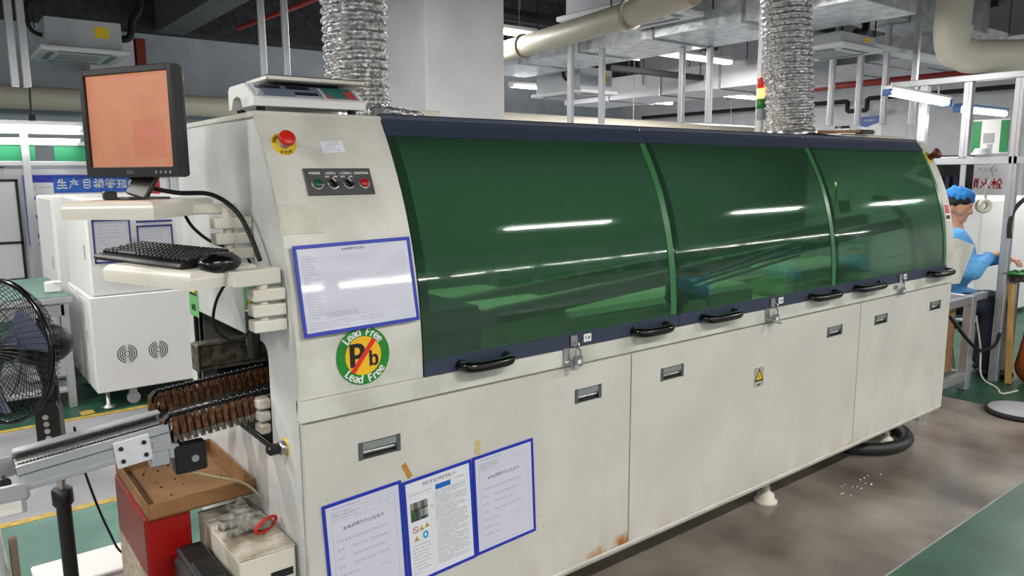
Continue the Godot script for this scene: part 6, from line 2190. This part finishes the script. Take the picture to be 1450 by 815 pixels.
	pipe_thing("cable", smooth([Vector3(4.7, 0.62, -0.3), Vector3(4.95, 0.42, -0.26), Vector3(5.25, 0.3, -0.28), Vector3(5.5, 0.32, -0.27), Vector3(5.68, 0.5, -0.3)], 6), 0.012, M.rubber, "black cable sagging across the open aluminium stand", "cable", 8)
	pipe_thing("cable", smooth([Vector3(5.24, 0.55, -0.33), Vector3(5.32, 0.3, -0.31), Vector3(5.3, 0.1, -0.28), Vector3(5.38, 0.014, -0.2), Vector3(5.25, 0.012, -0.12), Vector3(5.42, 0.012, -0.08)], 6), 0.007, M.beige, "thin yellowish wire dropping from the aluminium stand to the floor", "wire", 6)

func worker():
	var F := Vector3(0.454, 0, 0.889).normalized()
	var S := F.cross(Vector3.UP)             # the worker's right
	var U := Vector3.UP
	var t := thing("person", "seated worker in blue coat and blue cap bending over the table", "person", Vector3(5.62, 0.0, -0.74))
	var o := -t.position
	var N := Vector3(5.55, 1.12, -0.65) + o                  # base of the neck
	var Hc := Vector3(5.525, 1.325, -0.63) + o               # middle of the head
	var hb := Basis(U.cross(F).normalized(), U, F).rotated(S, -0.22).rotated(U, -0.42)
	var HT := Transform3D(hb, Hc)
	var P := Vector3(0, 0.57, 0.0)                            # pelvis
	var RS := N + S * 0.185 - U * 0.035
	var LS := N - S * 0.185 - U * 0.035
	var RE := RS + F * 0.12 - U * 0.23 + S * 0.04
	var LE := LS + F * 0.14 - U * 0.22 - S * 0.03
	var RH := Vector3(5.60, 0.955, -0.40) + o
	var LH := Vector3(5.76, 0.93, -0.37) + o
	# body: one surface from head to hands
	var s := Sh.new()
	nets(s, [[P, N - U * 0.1, 0.13, 0.12], [N - U * 0.06, N, 0.075, 0.052], [N, Hc - U * 0.05, 0.052, 0.05], [RS, RE, 0.05, 0.04], [RE, RH, 0.038, 0.026], [LS, LE, 0.05, 0.04], [LE, LH, 0.038, 0.026], [RS, LS, 0.05, 0.05],
		[P + S * 0.09, P + S * 0.1 + F * 0.35, 0.08, 0.06], [P - S * 0.09, P - S * 0.1 + F * 0.35, 0.08, 0.06], [P + S * 0.1 + F * 0.35, S * 0.1 + F * 0.33 + U * 0.1, 0.055, 0.04], [P - S * 0.1 + F * 0.35, -S * 0.1 + F * 0.33 + U * 0.1, 0.055, 0.04]], 0.016, 0.02)
	var hd := [[Vector3(0, 0.035, -0.018), Vector3(0, 0.03, 0.012), 0.088, 0.082], [Vector3(0, -0.015, 0.02), Vector3(0, -0.07, 0.045), 0.07, 0.036], [Vector3(0, -0.085, 0.06), Vector3(0, -0.09, 0.064), 0.026, 0.024],
		[Vector3(-0.04, -0.022, 0.045), Vector3(0.04, -0.022, 0.045), 0.034, 0.034], [Vector3(0, 0.012, 0.088), Vector3(0, -0.022, 0.108), 0.009, 0.012], [Vector3(-0.012, -0.026, 0.095), Vector3(0.012, -0.026, 0.095), 0.009, 0.009],
		[Vector3(-0.035, 0.022, 0.074), Vector3(0.035, 0.022, 0.074), 0.014, 0.014], [Vector3(-0.016, -0.056, 0.078), Vector3(0.016, -0.056, 0.078), 0.012, 0.012],
		[Vector3(-0.082, 0.006, -0.008), Vector3(-0.084, -0.028, -0.002), 0.014, 0.01], [Vector3(0.082, 0.006, -0.008), Vector3(0.084, -0.028, -0.002), 0.014, 0.01], [Vector3(0, -0.07, -0.03), Vector3(0, -0.15, -0.05), 0.055, 0.055]]
	var hw := []
	for b in hd: hw.append([HT * b[0], HT * b[1], b[2], b[3]])
	nets(s, hw, 0.005, 0.008)
	for side in [1.0, -1.0]:
		var W := RH if side > 0 else LH
		var D := ((RH - RE) if side > 0 else (LH - LE)).normalized()
		D = (D - U * 0.25).normalized()
		var X := D.cross(U).normalized() * (1.0 if side > 0 else -1.0)     # towards the little finger
		var Y := X.cross(D).normalized()
		if Y.y < 0: Y = -Y
		var hand := [[W - D * 0.03, W + D * 0.01, 0.024, 0.024], [W + X * 0.012 + D * 0.02, W + X * 0.02 + D * 0.07, 0.017, 0.015], [W - X * 0.01 + D * 0.02, W - X * 0.018 + D * 0.075, 0.017, 0.015], [W + D * 0.02, W + D * 0.07, 0.019, 0.016]]
		for f in 4:
			var x: float = -0.027 + f * 0.018
			var l: float = [0.07, 0.078, 0.072, 0.056][f]
			var k0 := W + X * x + D * (0.078 - absf(f - 1.4) * 0.004)
			var k1 := k0 + D * l * 0.45 - Y * 0.008
			var k2 := k1 + D * l * 0.3 - Y * 0.02
			hand.append([k0, k1, 0.0092, 0.0086])
			hand.append([k1, k2, 0.0086, 0.0078])
			hand.append([k2, k2 + D * l * 0.1 - Y * 0.02, 0.0078, 0.007])
		hand.append([W - X * 0.018 + D * 0.015, W - X * 0.042 + D * 0.045 - Y * 0.01, 0.013, 0.011])
		hand.append([W - X * 0.042 + D * 0.045 - Y * 0.01, W - X * 0.04 + D * 0.08 - Y * 0.025, 0.0105, 0.0085])
		nets(s, hand, 0.004, 0.004)
	var sk := mat(Color(0.82, 0.6, 0.49), 0.5)
	sk.subsurf_scatter_enabled = true
	sk.subsurf_scatter_strength = 0.08
	obj("body", s, sk, t)
	# coat
	s = Sh.new()
	nets(s, [[P + U * 0.03, N - U * 0.14, 0.16, 0.15], [RS + F * 0.0, LS, 0.072, 0.072], [RS, RE, 0.073, 0.06], [RE, RH - (RH - RE) * 0.1, 0.058, 0.045], [LS, LE, 0.073, 0.06], [LE, LH - (LH - LE) * 0.1, 0.058, 0.045],
		[N - S * 0.03 - U * 0.03 + F * 0.01, N + S * 0.03 - U * 0.03 + F * 0.01, 0.068, 0.068], [P + F * 0.03, P + F * 0.2 - U * 0.01, 0.145, 0.115], [N - U * 0.28 + F * 0.05, N - U * 0.16 + F * 0.04, 0.13, 0.11]], 0.014, 0.018)
	var coat := noisy(Color(0.3, 0.6, 0.85), Color(0.45, 0.72, 0.94), 0.02, 4.0, 0.8, 0.0, 87, 4, 3.0)
	tag(obj("coat", s, coat, t), "light blue work coat")
	s = Sh.new()
	s.tube(smooth([N + S * 0.075 - F * 0.01 + U * 0.03, N + S * 0.06 + F * 0.05 - U * 0.005, N + S * 0.02 + F * 0.105 - U * 0.09], 5), 0.016, 8)
	s.tube(smooth([N - S * 0.075 - F * 0.01 + U * 0.03, N - S * 0.06 + F * 0.05 - U * 0.005, N - S * 0.0 + F * 0.105 - U * 0.09], 5), 0.016, 8)
	obj("collar", s, coat, t)
	s = Sh.new()
	nets(s, [[P + S * 0.09, P + S * 0.1 + F * 0.36, 0.1, 0.078], [P - S * 0.09, P - S * 0.1 + F * 0.36, 0.1, 0.078], [P + S * 0.1 + F * 0.36, S * 0.1 + F * 0.33 + U * 0.1, 0.075, 0.06], [P - S * 0.1 + F * 0.36, -S * 0.1 + F * 0.33 + U * 0.1, 0.075, 0.06]], 0.018, 0.02)
	obj("trousers", s, mat(Color(0.1, 0.12, 0.2), 0.8), t)
	s = Sh.new()
	for q in [-1, 1]: nets(s, [[S * q * 0.1 + F * 0.32 + U * 0.045, S * q * 0.11 + F * 0.49 + U * 0.035, 0.045, 0.04]], 0.012, 0.01)
	obj("shoes", s, M.black, t)
	# hair, cap, face
	s = Sh.new()
	var hairb := []
	for b in [[Vector3(0, 0.03, -0.03), Vector3(0, -0.03, -0.05), 0.092, 0.07], [Vector3(-0.07, 0.03, 0.0), Vector3(-0.074, 0.0, -0.02), 0.026, 0.018], [Vector3(0.07, 0.03, 0.0), Vector3(0.074, 0.0, -0.02), 0.026, 0.018], [Vector3(-0.04, 0.06, 0.05), Vector3(0.04, 0.06, 0.05), 0.042, 0.042]]: hairb.append([HT * b[0], HT * b[1], b[2], b[3]])
	nets(s, hairb, 0.006, 0.01)
	obj("hair", s, mat(Color(0.03, 0.027, 0.025), 0.7), t)
	s = Sh.new()
	var capb := [[HT * Vector3(0, 0.085, -0.03), HT * Vector3(0, 0.085, 0.012), 0.09, 0.086, Vector3(1, 0.62, 1)]]
	rng.seed = 12
	for k in 15:
		var a := TAU * k / 15.0
		capb.append([HT * Vector3(cos(a) * 0.09, 0.062 + rng.randf() * 0.012, sin(a) * 0.098 - 0.005), HT * Vector3(cos(a) * 0.05, 0.118 + rng.randf() * 0.016, sin(a) * 0.055 - 0.005), 0.012, 0.019])
	nets(s, capb, 0.005, 0.005)
	tag(obj("cap", s, noisy(Color(0.05, 0.42, 0.75), Color(0.2, 0.62, 0.92), 0.04, 8.0, 0.7, 0.0, 88, 4, 3.0), t), "gathered bright blue cap")
	for q in [-1, 1]:
		s = Sh.new()
		s.ball(HT * Vector3(q * 0.031, 0.004, 0.079), Vector3(0.012, 0.006, 0.006), 12)
		var iris := Sh.new()
		iris.ball(HT * Vector3(q * 0.031, 0.002, 0.0845), Vector3(0.005, 0.005, 0.003), 10)
		multi("eye", [[s, M.white], [iris, M.ink]], t)
		s = Sh.new()
		s.tube([HT * Vector3(q * 0.014, 0.02, 0.09), HT * Vector3(q * 0.032, 0.025, 0.088), HT * Vector3(q * 0.05, 0.02, 0.077)], 0.0042, 6)
		obj("eyebrow", s, M.ink, t)
	s = Sh.new()
	s.tube(smooth([HT * Vector3(-0.023, -0.058, 0.082), HT * Vector3(0, -0.055, 0.0915), HT * Vector3(0.023, -0.058, 0.082)], 4), 0.0045, 6)
	obj("mouth", s, mat(Color(0.55, 0.3, 0.27), 0.5), t)
	# stool
	t = thing("stool", "dark round work stool under the seated worker", "stool", Vector3(5.6, 0.004, -0.76))
	s = Sh.new()
	s.lathe([Vector2(0, 0.36), Vector2(0.17, 0.36), Vector2(0.18, 0.38), Vector2(0.17, 0.405), Vector2(0, 0.41)], 24)
	obj("seat", s, M.black, t)
	for k in 4:
		s = Sh.new()
		var a := TAU * (k + 0.5) / 4.0
		s.cyl(Vector3(cos(a) * 0.18, 0, sin(a) * 0.18), Vector3(cos(a) * 0.12, 0.37, sin(a) * 0.12), 0.012)
		obj("leg", s, M.steel, t)

func opposite_line():      # the line across the aisle: seen only as reflections in the green hood
	var t := thing("work_table", "long white workbench across the aisle, reflected in the green hood", "table", Vector3(9.0, 0.004, 5.0))
	var s := Sh.new()
	s.box(Vector3(0, 0.76, 0), Vector3(9.0, 0.05, 0.8), 0.004)
	s.box(Vector3(0, 0.4, 0.36), Vector3(9.0, 0.7, 0.03))
	obj("top", s, M.pale, t)
	s = Sh.new()
	for k in 7: s.box(Vector3(-4.4 + k * 1.46, 1.25, 0.36), Vector3(0.05, 2.5, 0.05))
	s.box(Vector3(0, 1.6, 0.36), Vector3(9.0, 0.05, 0.05))
	s.box(Vector3(0, 2.3, 0.36), Vector3(9.0, 0.05, 0.05))
	obj("frame", s, M.alu, t)
	s = Sh.new()
	for k in 12: s.box(Vector3(-4.1 + k * 0.74, 1.8, 0.36), Vector3(0.6, 0.3, 0.02))
	obj("panel", s, M.screen_green, t)
	var p: Node3D = get_node("person")
	var st: Node3D = get_node("stool")
	var names := ["worker in blue across the aisle, nearest of three reflected in the hood", "worker in blue across the aisle, middle one of three reflected in the hood", "worker in blue across the aisle, farthest of three reflected in the hood"]
	for k in 3:
		var at := Vector3([6.9, 8.9, 10.9][k], 0.0, 4.15)
		dup(p, at, -0.47, names[k])
		dup(st, at + Vector3(0, 0.004, 0), 0.0, "dark round stool under a worker across the aisle", "stools across the aisle")
